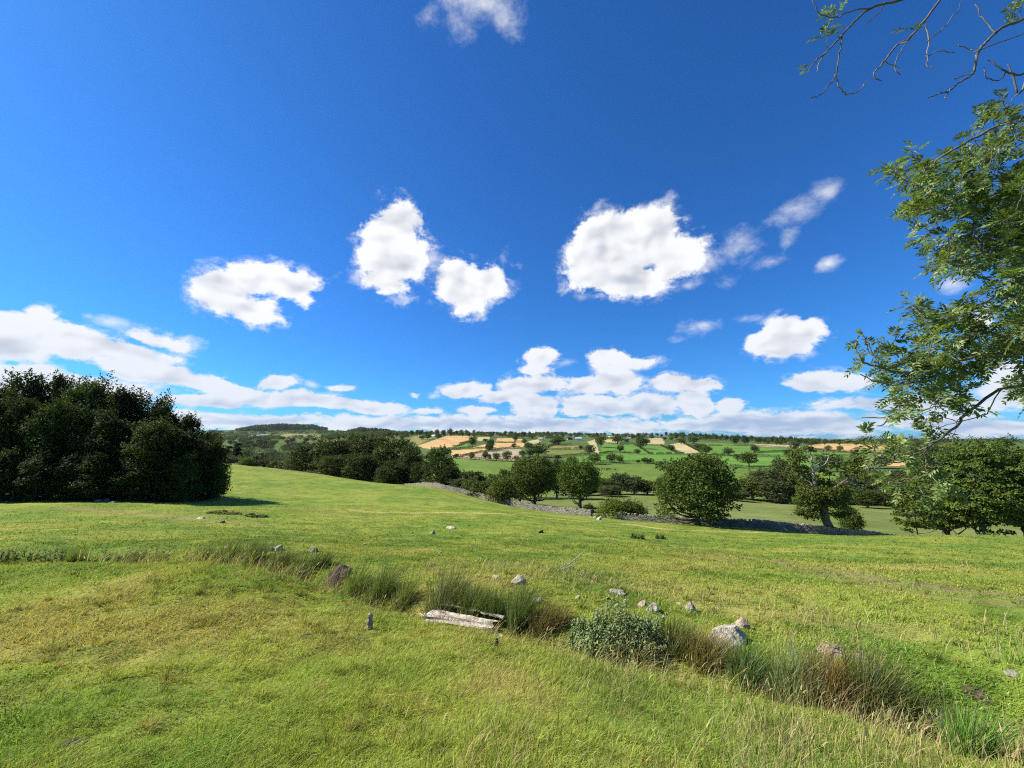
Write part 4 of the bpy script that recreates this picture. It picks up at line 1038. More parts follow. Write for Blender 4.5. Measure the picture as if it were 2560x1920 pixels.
# ------------------------------------------------------------------ bare earth mounds
for u, v, w, h, lb in [(772,1592,40,20,'dark crumbly molehill left of the stump post'),(180,1862,70,34,'large dark molehill near the bottom left corner'),(845,1441,66,34,'bare brown earth scrape in the ditch bank below the left rushes'),
                       (925,1603,30,12,'low brown earth patch just below the stump post'),(1075,1413,40,10,'brown scrape in the turf above the ditch'),(2440,1735,60,14,'brown crumbling bank edge at the right'),(640,1602,22,8,'small dark molehill in the left turf')]:
    p = hit(u, v); W, H = w / 1000 * p[1] / 2, h / 1000 * p[1]
    n = 26; g = np.linspace(-1, 1, n); X, Y = np.meshgrid(g, g); rr = np.hypot(X, Y)
    bl = np.clip(1 - rr ** 2, 0, 1)
    Z = .55 * H * bl ** .8 * (.4 + .9 * fbm(X * 2.5 + u, Y * 2.5 + v, 5, 4)) - .05 * (rr > 1) - .02
    GX, GY = p[0] + X * W, p[1] + Y * W * 1.2
    Zg = ground_z(GX, GY)
    V = np.stack([X * W, Y * W * 1.2, Z + Zg - p[2]], -1).reshape(-1, 3)
    i = (np.arange(n - 1)[:, None] * n + np.arange(n - 1)[None]).ravel()
    m = (bl.ravel()[i] > 0)
    Q = np.stack([i, i + 1, i + n + 1, i + n], 1)[m]
    c = np.array([.085, .064, .04]) * (1 + .6 * (fbm(X * 4, Y * 4, 8, 3).ravel()[:, None] - .5))
    o = build('earth_mound', V, Q, None, [M_SOIL], None, c, None, True); o.location = p
    tag(o, lb, 'earth mound', 'bare earth mounds')

# ------------------------------------------------------------------ hollow log, stump post, dead branch
def log_thing():
    a, b = hit(1085, 1560), hit(1245, 1585)
    L = np.linalg.norm((b - a)[:2]); rz = math.atan2(b[1] - a[1], b[0] - a[0])
    t = thing('hollow_log', a, 'weathered grey hollow log split open along its top, lying on the bank', 'log', None, rz)
    sl = (b[2] - a[2]) / L
    n, m = 60, 26
    s = np.linspace(0, 1, n); th = np.linspace(R(58), R(366), m)      # open trough; the gap looks up and back
    S, T = np.meshgrid(s, th, indexing='ij')
    rad = .205 * (1 - .25 * S) * (1 + .16 * (fbm(S * 3, T * 1.2, 4, 3) - .5)) * (1 + .06 * np.sin(T * 9 + S * 3))
    end = .08 * (vnoise(T * 3, S * 0, 8) - .5)
    X = S * L + np.where(S < .1, end * 1.8, 0) + np.where(S > .9, end * 2.6, 0)
    wob = .02 * np.sin(S * 5)
    th0 = T + R(61)
    edge = np.minimum(T - th[0], th[-1] - T); ragged = .03 * (vnoise(S * 22, T * 0, 3) - .3) * np.exp(-edge * 6)
    rr = rad + ragged
    Y = np.cos(th0) * rr * 1.25 + wob; Z = np.sin(th0) * rr * .85 + .15 + sl * X
    out = np.stack([X, Y, Z], -1).reshape(-1, 3)
    thick = .03 + .02 * vnoise(S * 6, T * 2, 9)
    Yi = np.cos(th0) * (rr - thick) * 1.25 + wob; Zi = np.sin(th0) * (rr - thick) * .85 + .15 + sl * X
    inn = np.stack([X, Yi, Zi], -1).reshape(-1, 3)
    i = (np.arange(n - 1)[:, None] * m + np.arange(m - 1)[None]).ravel()
    Q = np.stack([i, i + 1, i + m + 1, i + m], 1); N = n * m
    rim = []
    for k in range(n - 1):
        for e in (0, m - 1): rim.append([k * m + e, (k + 1) * m + e, (k + 1) * m + e + N, k * m + e + N])
    for e in range(m - 1):
        for k in (0, n - 1): rim.append([k * m + e, k * m + e + 1, k * m + e + 1 + N, k * m + e + N])
    g = 1 + .7 * (fbm(S * 3, T * 9, 12, 4) - .5); fl = smooth(.55, .7, fbm(S * 5, T * 2, 15, 3))[..., None]
    co = (np.array([.52, .45, .345]) * g[..., None]) * (1 - fl * .5) + np.array([.27, .19, .13]) * fl * .5
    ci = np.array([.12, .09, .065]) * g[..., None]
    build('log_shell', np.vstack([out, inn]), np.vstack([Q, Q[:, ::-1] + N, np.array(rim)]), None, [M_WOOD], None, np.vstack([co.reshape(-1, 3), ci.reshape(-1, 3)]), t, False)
    for pts, r0, nm in [([(-.3, .06, .09), (-.16, .03, .1), (.0, -.1, .06), (.22, -.24, .02), (.36, -.3, -.02)], .04, 'splinter'),
                        ([(L * .72, -.1, .2), (L * .95, -.13, .12), (L * 1.14, -.2, .05), (L * 1.3, -.28, 0)], .05, 'splinter'),
                        ([(-.1, .12, .13), (.12, .14, .19), (.3, .15, .21)], .045, 'splinter'), ([(-.3, .06, .09), (-.4, .08, .11)], .028, 'splinter')]:
        mb = MB(); q = curve(pts, 8); q[:, 2] += q[:, 0] * sl
        q += rng.normal(0, .006, q.shape)
        mb.tube(q, r0 * (1 - .75 * np.linspace(0, 1, len(q))) * rng.uniform(.85, 1.15, len(q)), 7, (.66, .56, .41))
        mb.build(nm, [M_WOOD], t)
log_thing()
def post(u, vb, h, w, label, c):
    p = hit(u, vb); H, W = h / 1000 * p[1], w / 1000 * p[1] / 2
    mb = MB(); n = 9; t = np.linspace(0, 1, n)
    P = np.stack([.12 * H * t, 0 * t, -.08 + t * (H + .08)], 1) + rng.normal(0, W * .12, (n, 3))
    mb.tube(P, W * (1.1 - .45 * t) * rng.uniform(.85, 1.15, n), 9, c)
    mb.tube([(W * .3, 0, H * .1), (W * .5, 0, H * .8), (W * 1.2, 0, H * 1.08)], [W * .5, W * .45, W * .15], 6, np.array(c) * 1.2)
    o = mb.build('stump_post', [M_WOOD]); o.location = p
    tag(o, label, 'post')
post(921, 1572, 32, 15, 'short weathered grey stump of a post upright in the turf', (.30, .25, .19))
post(1240, 1614, 15, 9, 'tiny dark peg in the grass right of the hollow log', (.06, .05, .045))
mb = MB(); p = hit(1400, 1426)
for pts, r0 in [([(0,0,.0),(.25,.1,.12),(.5,.15,.3),(.74,.2,.46)],.022),([(.05,0,.02),(.3,.05,.10),(.52,.0,.24)],.014),([(.2,.08,.1),(.12,.1,.22)],.009),([(.45,.14,.26),(.62,.12,.3)],.008),([(-.15,-.05,.01),(.1,.02,.04),(.3,.1,.06)],.016)]:
    q = curve(pts, 6); mb.tube(q, np.linspace(r0, r0 * .3, len(q)), 6, (.34, .32, .28))
o = mb.build('dead_branch', [M_WOOD]); o.location = p; tag(o, 'bare forked dead branch lying in the pasture above the boulders', 'branch')

# ------------------------------------------------------------------ field gate by the wood
a, b = hit(468, 1238), hit(556, 1240)
gt = thing('field_gate', a, 'long low metal field gate in the shade at the right end of the wood', 'gate', None, math.atan2(b[1] - a[1], b[0] - a[0]))
L = np.linalg.norm((b - a)[:2])
for z in (.28, .5, .72, .94, 1.14):
    mb = MB(); mb.tube([(0, 0, z), (L * .5, 0, z - .01), (L, 0, z)], .022, 8, (.18, .17, .15)); mb.build('rail', [M_METAL], gt)
for x in (0.0, L * .33, L * .66, L):
    mb = MB(); mb.tube([(x, .02, -.2), (x, .02, .5), (x, .02, 1.2)], .045 if x in (0.0, L) else .022, 8, (.15, .13, .11)); mb.build('upright', [M_METAL], gt)

# ------------------------------------------------------------------ houses across the valley
def house(u, vb, wpx, hpx, label, wall, roof, rz=0.0, storeys=2, chim=True, name='house'):
    p = hit(u, vb); k = p[1] / 1000; W, H = wpx * k, hpx * k
    D = max(W * .55, 6.0)
    t = thing(name, p, label, 'house', None, R(rz))
    hw = H * .58
    mb = MB(); mb.box((0, 0, hw / 2 - .5), (W / 2, 0, 0), (0, D / 2, 0), (0, 0, hw / 2 + .5), wall)
    mb.add([(-W/2, -D/2, hw), (-W/2, D/2, hw), (-W/2, 0, H - .15), (W/2, -D/2, hw), (W/2, D/2, hw), (W/2, 0, H - .15)], None, [[0, 2, 1], [3, 4, 5]], wall)
    mb.build('wall', [M_PAINT], t)
    mb = MB(); e = .4
    for s in (-1, 1):
        y0, z0 = s * (D / 2 + e), hw - e * (H - hw) / (D / 2)
        mb.add([(-W/2 - e, y0, z0), (W/2 + e, y0, z0), (W/2 + e, 0, H), (-W/2 - e, 0, H), (-W/2 - e, y0, z0 + .2), (W/2 + e, y0, z0 + .2), (W/2 + e, 0, H + .2), (-W/2 - e, 0, H + .2)],
               [[0, 1, 2, 3], [4, 5, 6, 7], [0, 1, 5, 4], [1, 2, 6, 5], [2, 3, 7, 6], [3, 0, 4, 7]], None, roof)
    rf = mb.build('roof', [M_PAINT], t)
    if chim:
        mb = MB(); mb.box((W * .36, 0, H + .5), (.45, 0, 0), (0, .45, 0), (0, 0, .9), np.array(wall) * .7); mb.build('chimney', [M_PAINT], rf)
    nx = max(2, int(W / 3.5))
    for st in range(storeys):
        for i in range(nx):
            mb = MB(); x = (i + .5) / nx * W - W / 2; z = hw * (st + .5) / storeys
            mb.box((x, -D / 2 - .02, z), (.55, 0, 0), (0, .05, 0), (0, 0, hw / storeys * .24), (.05, .055, .06)); mb.build('window', [M_PAINT], t)
WH, CR, ST, SL, RD = (.74, .72, .68), (.6, .55, .45), (.36, .31, .24), (.14, .14, .15), (.3, .17, .11)
house(1446, 1101, 16, 8, 'white two storey house with wide windows below the ridge', WH, (.4, .4, .42), -12)
for u, vb, w, h, lb, wl, rf, rz in [(1424,1099,12,7,'grey stone house left of the white one',(.45,.43,.4),(.3,.29,.28),20),(1352,1101,12,7,'pale house with a brown roof left of the dark clump',CR,(.35,.28,.22),-20),(1366,1096,10,5,'long low stone house among the trees above the pale house',ST,SL,5),
   (1086,1093,14,6,'pale roofed barn at the top of the big wheat field',(.5,.5,.48),(.55,.56,.57),-35),(1152,1088,14,7,'brown stone house above the big wheat field',ST,RD,0),(1110,1090,9,6,'cream house end right of the pale barn',CR,SL,60),
   (1222,1090,18,5,'long brown roofed farmhouse behind the middle wheat field',ST,RD,5),(1268,1090,14,6,'stone farmhouse behind the upper wheat field',ST,(.4,.36,.3),-5),(1512,1094,8,7,'small white house end at the lane top',WH,SL,70),(1574,1093,9,6,'white cottage above the two bright fields',WH,(.45,.3,.22),10),
   (1572,1098,10,4,'low white shed under the white cottage',WH,(.5,.5,.5),0),(1719,1094,7,6,'tiny white house among trees right of the square straw field',WH,SL,0),(1730,1096,6,5,'tiny white house end in the trees above the broad tree',WH,SL,60),(1606,1092,9,6,'pale house at the ridge gap',CR,SL,-10),
   (1011,1086,10,5,'low pale farmhouse left of the notch trees',CR,RD,10),(1024,1084,9,5,'pale gabled house in the ridge trees on the left',CR,SL,-20),(900,1096,11,5,'brown barn above the dark clump',ST,RD,0),(943,1099,9,5,'stone farmhouse above the dark clump, right',ST,SL,10),
   (760,1113,13,6,'cream farmhouse above the valley wood',CR,RD,-10),(774,1113,11,5,'tan barn right of the cream farmhouse',(.5,.4,.25),RD,10),(627,1094,9,5,'white roofed house at the left end of the village row',WH,(.6,.6,.6),20),(638,1092,8,5,'second white house of the village row',WH,(.55,.55,.55),10),
   (648,1092,8,5,'third white house of the village row',WH,(.6,.6,.6),15),(656,1091,8,5,'fourth white house of the village row',WH,(.55,.55,.56),5),(664,1091,9,5,'white house at the right end of the village row',WH,(.6,.6,.62),25),(626,1099,6,4,'single white cottage below the village row',WH,SL,0),
   (1938,1103,8,6,'small pale house end beside the ridge trees, right',CR,SL,70)]:
    house(u, vb, w, h, lb, wl, rf, rz, 1 if h < 6 else 2, h > 5)
p = hit(2163, 1176)
bm_n = 20; a_ = np.linspace(0, 2 * math.pi, bm_n, endpoint=False)
px, py = p[0] + 9 * np.cos(a_), p[1] + 14 * np.sin(a_)
pond = build('pond_water', np.vstack([np.stack([px, py, np.full(bm_n, p[2] + .35)], 1), [[p[0], p[1], p[2] + .35]]]), None, [[i, (i + 1) % bm_n, bm_n] for i in range(bm_n)], [])
mw, nt = new_mat('water'); Bn = NB(nt); pr = Bn.n('ShaderNodeBsdfPrincipled', {'Base Color': (.03, .05, .05, 1), 'Roughness': .08}); Bn.n('ShaderNodeOutputMaterial', {0: pr.outputs[0]})
pond.data.materials.append(mw); tag(pond, kind='structure')

# ------------------------------------------------------------------ cattle in the valley meadow
def cow_mesh():
    V = [(-.9,0,1.25),(-.3,0,1.22),(.4,0,1.25),(.95,0,1.4),(1.35,0,1.45),(1.75,0,1.3)]
    E = [(i, i + 1) for i in range(5)]; Rr = [.33, .42, .40, .26, .17, .1]
    for x, b in ((-.75, 0), (.45, 2)):
        for s in (-1, 1):
            i = len(V); V += [(x, s * .22, .85), (x + .05, s * .23, .45), (x, s * .23, .0)]; Rr += [.16, .085, .07]
            E += [(b, i), (i, i + 1), (i + 1, i + 2)]
    i = len(V); V += [(-1.2, 0, 1.1), (-1.25, 0, .5)]; Rr += [.04, .04]; E += [(0, i), (i, i + 1)]
    me = bpy.data.meshes.new('cow'); me.from_pydata(V, E, []); me.update()
    o = bpy.data.objects.new('cow', me); COL.objects.link(o)
    o.modifiers.new('Skin', 'SKIN'); o.modifiers.new('Sub', 'SUBSURF').render_levels = 1
    for k, sv in enumerate(me.skin_vertices[0].data): sv.radius = (Rr[k], Rr[k]); sv.use_root = (k == 1)
    return o
_dg = cow_mesh(); dg = bpy.context.evaluated_depsgraph_get(); cm = bpy.data.meshes.new_from_object(_dg.evaluated_get(dg)); bpy.data.objects.remove(_dg)
cm.materials.clear(); mk, nt = new_mat('dark_cow_hide'); Bn = NB(nt); pr = Bn.n('ShaderNodeBsdfPrincipled', {'Base Color': (.02, .017, .015, 1), 'Roughness': .7}); Bn.n('ShaderNodeOutputMaterial', {0: pr.outputs[0]}); cm.materials.append(mk)
for u, v in [(1490,1172),(1494,1173),(1499,1175.5),(1505,1174),(1511,1175),(1516,1176),(1520,1174.5),(1525,1174),(1536,1176),(1539,1175.5)]:
    p = hit(u, v); o = bpy.data.objects.new('cow', cm); COL.objects.link(o); o.location = p; o.rotation_euler = (0, 0, rng.uniform(0, 6.28))
    tag(o, 'dark cow in the small herd in the meadow below the long hedge', 'cow', 'cattle in the valley meadow')

# ------------------------------------------------------------------ half dead tree by the wall
def px_tree(u0, v0, d, jz=0.0):
    x0 = (u0 - 1280) / 1009 * d; z0 = gz(x0, d) - .1
    return np.array([x0, d, z0])
bc_ = 0; d0 = 60.4; base = px_tree(2065, 1320, d0)
def q(u, v, dy=0.0): return at(u, v, d0 + dy) - base
T = thing('half_dead_tree', base, 'old half dead tree with bare crooked limbs and tufts of leaves by the wall', 'tree')
mb = MB(); bc = (.13, .105, .08)
trunk = curve([(0, 0, -.5), q(2063, 1296), q(2060, 1262, .05), q(2051, 1238, .1), q(2040, 1215, .2), q(2036, 1195, .1)], 8)
mb.tube(trunk, np.interp(np.linspace(0, 1, len(trunk)), [0, .14, .5, 1], [.70, .55, .46, .24]), 12, bc)
mb.build('trunk', [M_BARK], T, True)
LIMBS = [([(2038,1202,.1),(2033,1180,.2),(2031,1160,0),(2029,1140,-.2),(2021,1118,-.4)],.22,(.3,.27,.23)),([(2033,1178,.2),(2050,1168,.5),(2066,1157,.8),(2074,1140,1.0)],.13,(.36,.33,.28)),([(2029,1150,0),(2018,1140,.4),(2017,1132,.6)],.07,(.34,.31,.27)),
  ([(2053,1250,.1),(2075,1228,-.6),(2100,1210,-1.2),(2122,1196,-1.6),(2148,1176,-1.8),(2162,1155,-2.0)],.24,bc),([(2106,1206,-1.2),(2125,1204,-1.5),(2143,1216,-1.7),(2158,1217,-2)],.10,(.28,.25,.21)),([(2118,1198,-1.5),(2135,1182,-1.2),(2140,1172,-1.0)],.1,(.28,.25,.2)),
  ([(2046,1222,.2),(2022,1212,.7),(2006,1197,1.0),(2000,1180,1.2),(1992,1160,1.3),(1985,1140,1.4)],.12,(.24,.21,.17)),([(2052,1245,.1),(2040,1240,-.5),(2015,1236,-1),(1998,1242,-1.2)],.1,bc),([(2048,1228,.2),(2066,1206,1.2),(2071,1190,1.6),(2069,1178,1.7)],.12,bc),
  ([(2046,1232,0),(2036,1222,-.6),(2030,1212,-.9)],.08,(.4,.37,.32)),([(2000,1200,1.0),(1985,1192,1.1),(1978,1186,1.2)],.04,(.3,.27,.22)),([(2066,1157,.8),(2090,1152,1.2),(2110,1160,1.3)],.05,(.3,.27,.22)),([(2031,1165,0),(2048,1158,-.4),(2056,1148,-.6)],.05,(.36,.33,.28))]
for pts, r0, c in LIMBS:
    mb = MB(); P = curve([q(*p) for p in pts], 6); P += np.cumsum(rng.normal(0, .035, P.shape), axis=0) * .5
    mb.tube(P, np.linspace(r0, r0 * .22, len(P)), 7, c)
    for _ in range(4):
        i = rng.integers(len(P) // 2, len(P)); e = P[i] + rng.normal(0, .5, 3) + [0, 0, .25]
        mb.tube(curve([P[i], (P[i] + e) / 2 + rng.normal(0, .12, 3), e], 3), np.linspace(r0 * .25, .012, 7), 5, c)
    mb.build('limb', [M_BARK], T)
Cb, rb = [], []
for u, v, rr, dy in [(2020,1262,28,0),(2012,1285,26,-.5),(2000,1255,22,.5),(2040,1272,22,.8),(2030,1240,26,-.6),(2010,1225,18,.4),(2075,1262,28,-.4),(2092,1245,30,.6),(2064,1238,26,-1),(2100,1268,22,0),(2118,1285,10,.3),(2062,1210,20,1.2),(2070,1186,13,1.7),(2050,1214,16,.3),
                     (1992,1150,25,1.3),(1985,1166,17,1.3),(2004,1170,13,1.2),(1982,1136,12,1.3),(1996,1180,12,1.1),(2148,1168,25,-1.8),(2160,1152,22,-2),(2130,1180,16,-1.4),(2124,1160,15,-1.2),(2140,1150,15,-1.8),(2112,1190,13,-1.3),(2020,1122,11,-.4),(1998,1130,14,1.3),(2030,1128,9,-.3),(2055,1178,12,.8),(2078,1165,12,1.2),(2010,1205,16,.8),(2085,1225,22,-.6),(2105,1228,16,-1),(2040,1195,11,0),(2112,1172,10,-1),(2032,1292,24,.4),(2092,1290,22,.5),(2008,1240,18,-.3)]:
    Cb.append(q(u, v, dy)); rb.append(rr / 1000 * d0)
V, Q, c = crown_leaves(np.array(Cb), np.array(rb), 11500, .30, MIDG * 1.2, .85, .4, .6)
build('foliage', V, Q, None, [M_LEAF], None, c, T)
GN = 370000
# ------------------------------------------------------------------ the ash hanging in from the right
D0 = 7.2
def ash():
    base = np.array([10.4, 6.6, gz(10.4, 6.6)])
    T = thing('ash_tree', base, 'ash tree hanging in from the right edge, feathery leaves and bare grey twigs', 'tree')
    nodes, par, fixr = [], [], []
    def w(u, v, d): return at(u, v, d)
    def chain(pts, start=None, n=5):
        P = curve(np.array(pts), n)
        prev = start
        idx = []
        for i, p in enumerate(P):
            if i == 0 and start is not None: idx.append(start); continue
            nodes.append(p); par.append(-1 if prev is None else prev); prev = len(nodes) - 1; idx.append(prev)
        if start is not None:
            m = len(idx); Ltot = sum(np.linalg.norm(nodes[idx[i + 1]] - nodes[idx[i]]) for i in range(m - 1))
            for i, j in enumerate(idx[1:]): fix[j] = .0075 + min(.0030 * (Ltot + .6) , .024) * (1 - i / max(m - 1, 1)) ** .8
        return idx
    fix = {}
    tr = chain([base + [0, 0, -.4], base + [-.1, 0, 2], base + [.1, .1, 4.2], base + [0, .2, 6.5], base + [-.3, .2, 9]], None, 8)
    NT = len(nodes)
    def near(p):
        X = np.array(nodes); return int(np.argmin(((X - p) ** 2).sum(1)))
    def limb(pts, n=5):
        P = [w(*p) for p in pts]
        s = near(P[0]); return chain([nodes[s]] + P, s, n)
    def root(h): return int(np.argmin(np.abs(np.array([nodes[i][2] for i in tr]) - (base[2] + h)))) + tr[0]
    def limb_t(h, pts, n=5):
        P = [w(*p) for p in pts]; return chain([nodes[root(h)]] + P, root(h), n)
    limb_t(6.4, [(2900,-330,7.0),(2560,-120,7.1),(2380,-50,7.1),(2250,0,7.2),(2177,20,7.2),(2133,57,7.3),(2106,87,7.3),(2063,133,7.35),(2040,150,7.35),(2018,180,7.3)])
    limb([(2106,87,7.3),(2101,115,7.3),(2098,136,7.25),(2089,190,7.2),(2070,215,7.15),(2052,236,7.1),(2028,245,7.1)])
    limb([(2089,190,7.2),(2106,230,7.2),(2133,233,7.25),(2152,222,7.3),(2171,200,7.35)]); limb([(2177,20,7.2),(2123,30,7.1),(2082,45,7.0),(2049,33,6.95),(2029,0,6.9)]); limb([(2063,133,7.35),(2046,160,7.4),(2042,180,7.4)])
    limb([(2210,10,7.2),(2200,30,7.3),(2166,58,7.4)])
    limb_t(6.0, [(2900,-200,7.6),(2500,-130,7.5),(2400,-60,7.5),(2350,0,7.5),(2312,51,7.5),(2275,95,7.5),(2240,115,7.5),(2209,155,7.5),(2188,179,7.5),(2187,192,7.5),(2204,203,7.5)])
    limb([(2209,155,7.5),(2237,165,7.5),(2250,174,7.5)]); limb([(2275,95,7.5),(2245,140,7.6),(2238,172,7.6),(2250,187,7.6)]); limb([(2312,51,7.5),(2321,103,7.4),(2318,160,7.35),(2334,170,7.3)]); limb([(2321,100,7.4),(2361,68,7.3),(2382,40,7.3),(2394,30,7.25)]); limb([(2318,140,7.4),(2350,128,7.3),(2385,132,7.3)])
    limb_t(5.2, [(2800,-60,6.8),(2640,0,6.8),(2560,49,6.8),(2502,70,6.8),(2470,100,6.8),(2448,125,6.8),(2440,155,6.8),(2432,184,6.8),(2400,205,6.8),(2372,228,6.75),(2345,235,6.7),(2315,247,6.7)])
    limb([(2448,125,6.8),(2500,105,6.7),(2560,84,6.6)]); limb([(2443,128,6.8),(2420,122,6.9),(2393,114,6.9)]); limb([(2372,228,6.75),(2362,248,6.7)]); limb([(2490,80,6.8),(2455,45,6.9),(2440,10,6.9)]); limb([(2432,184,6.8),(2405,190,6.9),(2380,200,6.9)])
    limb_t(4.8, [(2750,120,7.2),(2620,160,7.2),(2560,185,7.2),(2515,180,7.2),(2472,150,7.25)]); limb([(2515,180,7.2),(2500,200,7.2),(2468,196,7.2),(2460,170,7.2)])
    limb_t(4.4, [(2750,200,7.6),(2600,150,7.6),(2550,235,7.6),(2530,185,7.6),(2520,160,7.6)])
    limb_t(4.2, [(2800,250,7.0),(2560,290,7.0),(2428,350,7.0),(2331,404,7.0),(2283,419,7.0),(2262,430,7.0)]); limb([(2560,290,7.0),(2510,340,7.1),(2470,405,7.1),(2420,380,7.1)])
    limb_t(3.7, [(2800,380,7.4),(2620,430,7.4),(2559,461,7.4),(2497,492,7.4),(2467,528,7.4),(2400,546,7.4),(2330,540,7.4)]); limb([(2497,492,7.4),(2480,530,7.3),(2440,580,7.3)])
    limb_t(3.2, [(2800,540,7.1),(2640,585,7.1),(2560,591,7.1),(2521,603,7.1),(2460,597,7.1),(2398,588,7.1),(2340,570,7.1)]); limb([(2521,603,7.1),(2450,635,7.0),(2392,654,7.0),(2322,681,6.95)]); limb([(2392,654,7.0),(2430,680,7.0),(2464,697,7.0)])
    limb_t(2.7, [(2800,700,7.5),(2650,720,7.5),(2542,712,7.5),(2464,697,7.5),(2397,663,7.5)]); limb([(2542,712,7.5),(2450,760,7.4),(2360,780,7.4),(2310,765,7.4),(2290,740,7.4)])
    limb_t(2.2, [(2800,850,7.0),(2640,860,7.0),(2560,880,7.0),(2440,890,7.0),(2330,925,7.0),(2250,930,7.0),(2203,919,7.0),(2159,906,7.0),(2143,880,7.0),(2141,860,7.0),(2148,836,7.0)]); limb([(2203,919,7),(2180,880,7.0),(2165,850,7.0),(2155,838,7.0)])
    limb([(2330,925,7.0),(2260,960,6.9),(2190,955,6.85),(2150,935,6.8)]); limb([(2440,890,7.0),(2350,860,7.1),(2300,900,7.1)])
    limb_t(1.9, [(2800,930,7.4),(2600,960,7.4),(2500,975,7.4),(2420,1030,7.3),(2392,1065,7.2),(2325,1115,7.1),(2272,1131,7.1),(2240,1137,7.1),(2206,1125,7.1)])
    limb([(2325,1115,7.1),(2289,1138,7.0),(2246,1155,7.0),(2225,1150,7.0),(2209,1138,7.0)]); limb([(2325,1115,7.1),(2312,1131,7.15),(2316,1150,7.2),(2314,1168,7.2)])
    limb([(2500,975,7.4),(2470,1030,7.5),(2450,1040,7.5)]); limb([(2420,1030,7.3),(2330,1000,7.2),(2250,1010,7.2),(2210,1060,7.2),(2190,1065,7.2)]); limb([(2300,1000,7.2),(2230,1040,7.1),(2155,1045,7.1)])
    limb_t(1.7, [(2800,1290,6.2),(2620,1290,6.2),(2560,1275,6.2),(2520,1245,6.2)])
    # leafy masses: (u, v, half width, half height)
    BL = [(2280,412,48,36),(2330,440,50,36),(2420,425,70,50),(2510,420,70,60),(2300,520,38,40),(2375,520,60,58),(2480,520,80,70),(2310,570,36,26),(2400,620,60,46),(2500,610,70,56),(2345,662,46,22),(2440,690,50,24),(2530,700,50,44),
          (2305,765,26,22),(2360,800,46,44),(2450,770,60,50),(2535,800,55,66),(2330,862,60,46),(2440,860,84,58),(2540,890,46,48),(2225,895,42,36),(2290,930,70,46),(2380,940,80,46),(2225,965,36,36),(2300,1000,70,36),(2385,1005,50,36),
          (2245,1050,26,26),(2340,1065,40,34),(2190,1108,18,16),(2262,1122,36,12),(2335,1125,46,24),(2238,1195,26,26),(2285,1185,36,30),(2330,1170,36,40),(2500,262,46,34),(2540,320,40,46),(2450,330,36,22),(2345,470,60,30),(2560,500,50,90),(2530,600,50,60),(2500,480,60,50),(2540,780,40,60),(2570,950,40,40),(2610,700,60,300),(2350,1210,30,30)]
    TG = []
    for u, v, a, b in BL:
        n = max(2, int(a * b / (330 if v < 1030 else 620)))
        for _ in range(n):
            r, th = math.sqrt(rng.uniform()), rng.uniform(0, 6.283)
            cu, cv, cd = u + a * r * math.cos(th), v + b * r * math.sin(th), D0 + rng.normal(0, .5) + .1
            for _k in range(rng.integers(2, 5)): TG.append((cu + rng.normal(0, 9), cv + rng.normal(0, 8), cd + rng.normal(0, .1)))
    for u, v in [(2100,18),(2085,35),(2095,75),(2070,100),(2022,178),(2400,8),(2280,85),(2545,40),(2550,25),(2548,55),(2156,850),(2170,870),(2178,885),(2165,905)]:
        TG.append((u + rng.normal(0, 3), v + rng.normal(0, 3), 7.2))
    W_ = np.array([w(*t) for t in TG])
    X0 = np.array(nodes)
    order = np.argsort([((X0[NT:] - p) ** 2).sum(1).min() for p in W_])
    leaves = []
    for i in order:
        p = W_[i]; X = np.array(nodes)
        dd = np.linalg.norm(X - p, axis=1) + .35 * np.maximum(0, p[0] - X[:, 0] + .05); dd[:NT] += 3
        s = int(np.argmin(dd)); a = X[s]; L = np.linalg.norm(p - a)
        if L > .06:
            mid = (a + p) / 2 + np.array([0, 0, -.12 * L]) + rng.normal(0, .06 * L, 3)
            P = curve([a, mid, p], 3 if L < .5 else 5)
            prev = s
            for pp in P[1:]: nodes.append(pp); par.append(prev); prev = len(nodes) - 1
        leaves.append((p, p - a if L > .02 else np.array([-1., 0, 0])))
    X = np.array(nodes); par_ = np.array(par)
    isleaf = np.ones(len(X), bool); isleaf[par_[par_ >= 0]] = False
    area = isleaf.astype(float)
    for i in range(len(X) - 1, -1, -1):
        if par_[i] >= 0: area[par_[i]] += area[i]
    kids = {}
    for i, p_ in enumerate(par_): kids.setdefault(p_, []).append(i)
    rad = np.clip(.0038 * np.sqrt(area), .0065, .03)
    for j, f_ in fix.items(): rad[j] = max(f_, min(rad[j], .022))
    rad[:NT] = np.linspace(.34, .16, NT)
    mbs = [MB(), MB(), MB()]
    lich = lambda k: np.array([.125, .11, .09]) * rng.uniform(.7, 1.4) + (np.array([.06, .05, .0]) if rng.uniform() < .25 else 0)
    st = [(i, [i]) for i in kids.get(-1, [])]
    used = set()
    def run(i, prev):            # follow the thickest child, start new tubes for the others
        ch = [prev, i] if prev >= 0 else [i]
        while True:
            k = kids.get(i, [])
            if not k: break
            k = sorted(k, key=lambda j: -area[j])
            for j in k[1:]: stack.append((j, i))
            i = k[0]; ch.append(i)
        return ch
    stack = [(0, -1)]
    while stack:
        i, pv = stack.pop(); ch = run(i, pv)
        if len(ch) < 2: continue
        P = X[ch] - base; r = rad[ch].copy()
        if pv >= 0: r[0] = min(r[0], r[1] * 1.15)
        if pv >= 0 and pv < NT: r = np.minimum(r, np.linspace(.07, r[-1], len(r)))
        m = mbs[0] if pv < 0 else mbs[1]
        Pj = P + (rng.normal(0, .008, P.shape) if pv >= 0 else 0)
        m.tube(Pj, r, 12 if pv < 0 else (7 if r.max() > .012 else 5), lich(0) * (1.0 if pv >= 0 else .7))
    mbs[0].build('trunk', [M_BARK], T, True); mbs[1].build('branches', [M_TWIG], T, True)
    # pinnate leaves
    Cc, Nn, Dd, Ss, KK = [], [], [], [], []
    rach = MB()
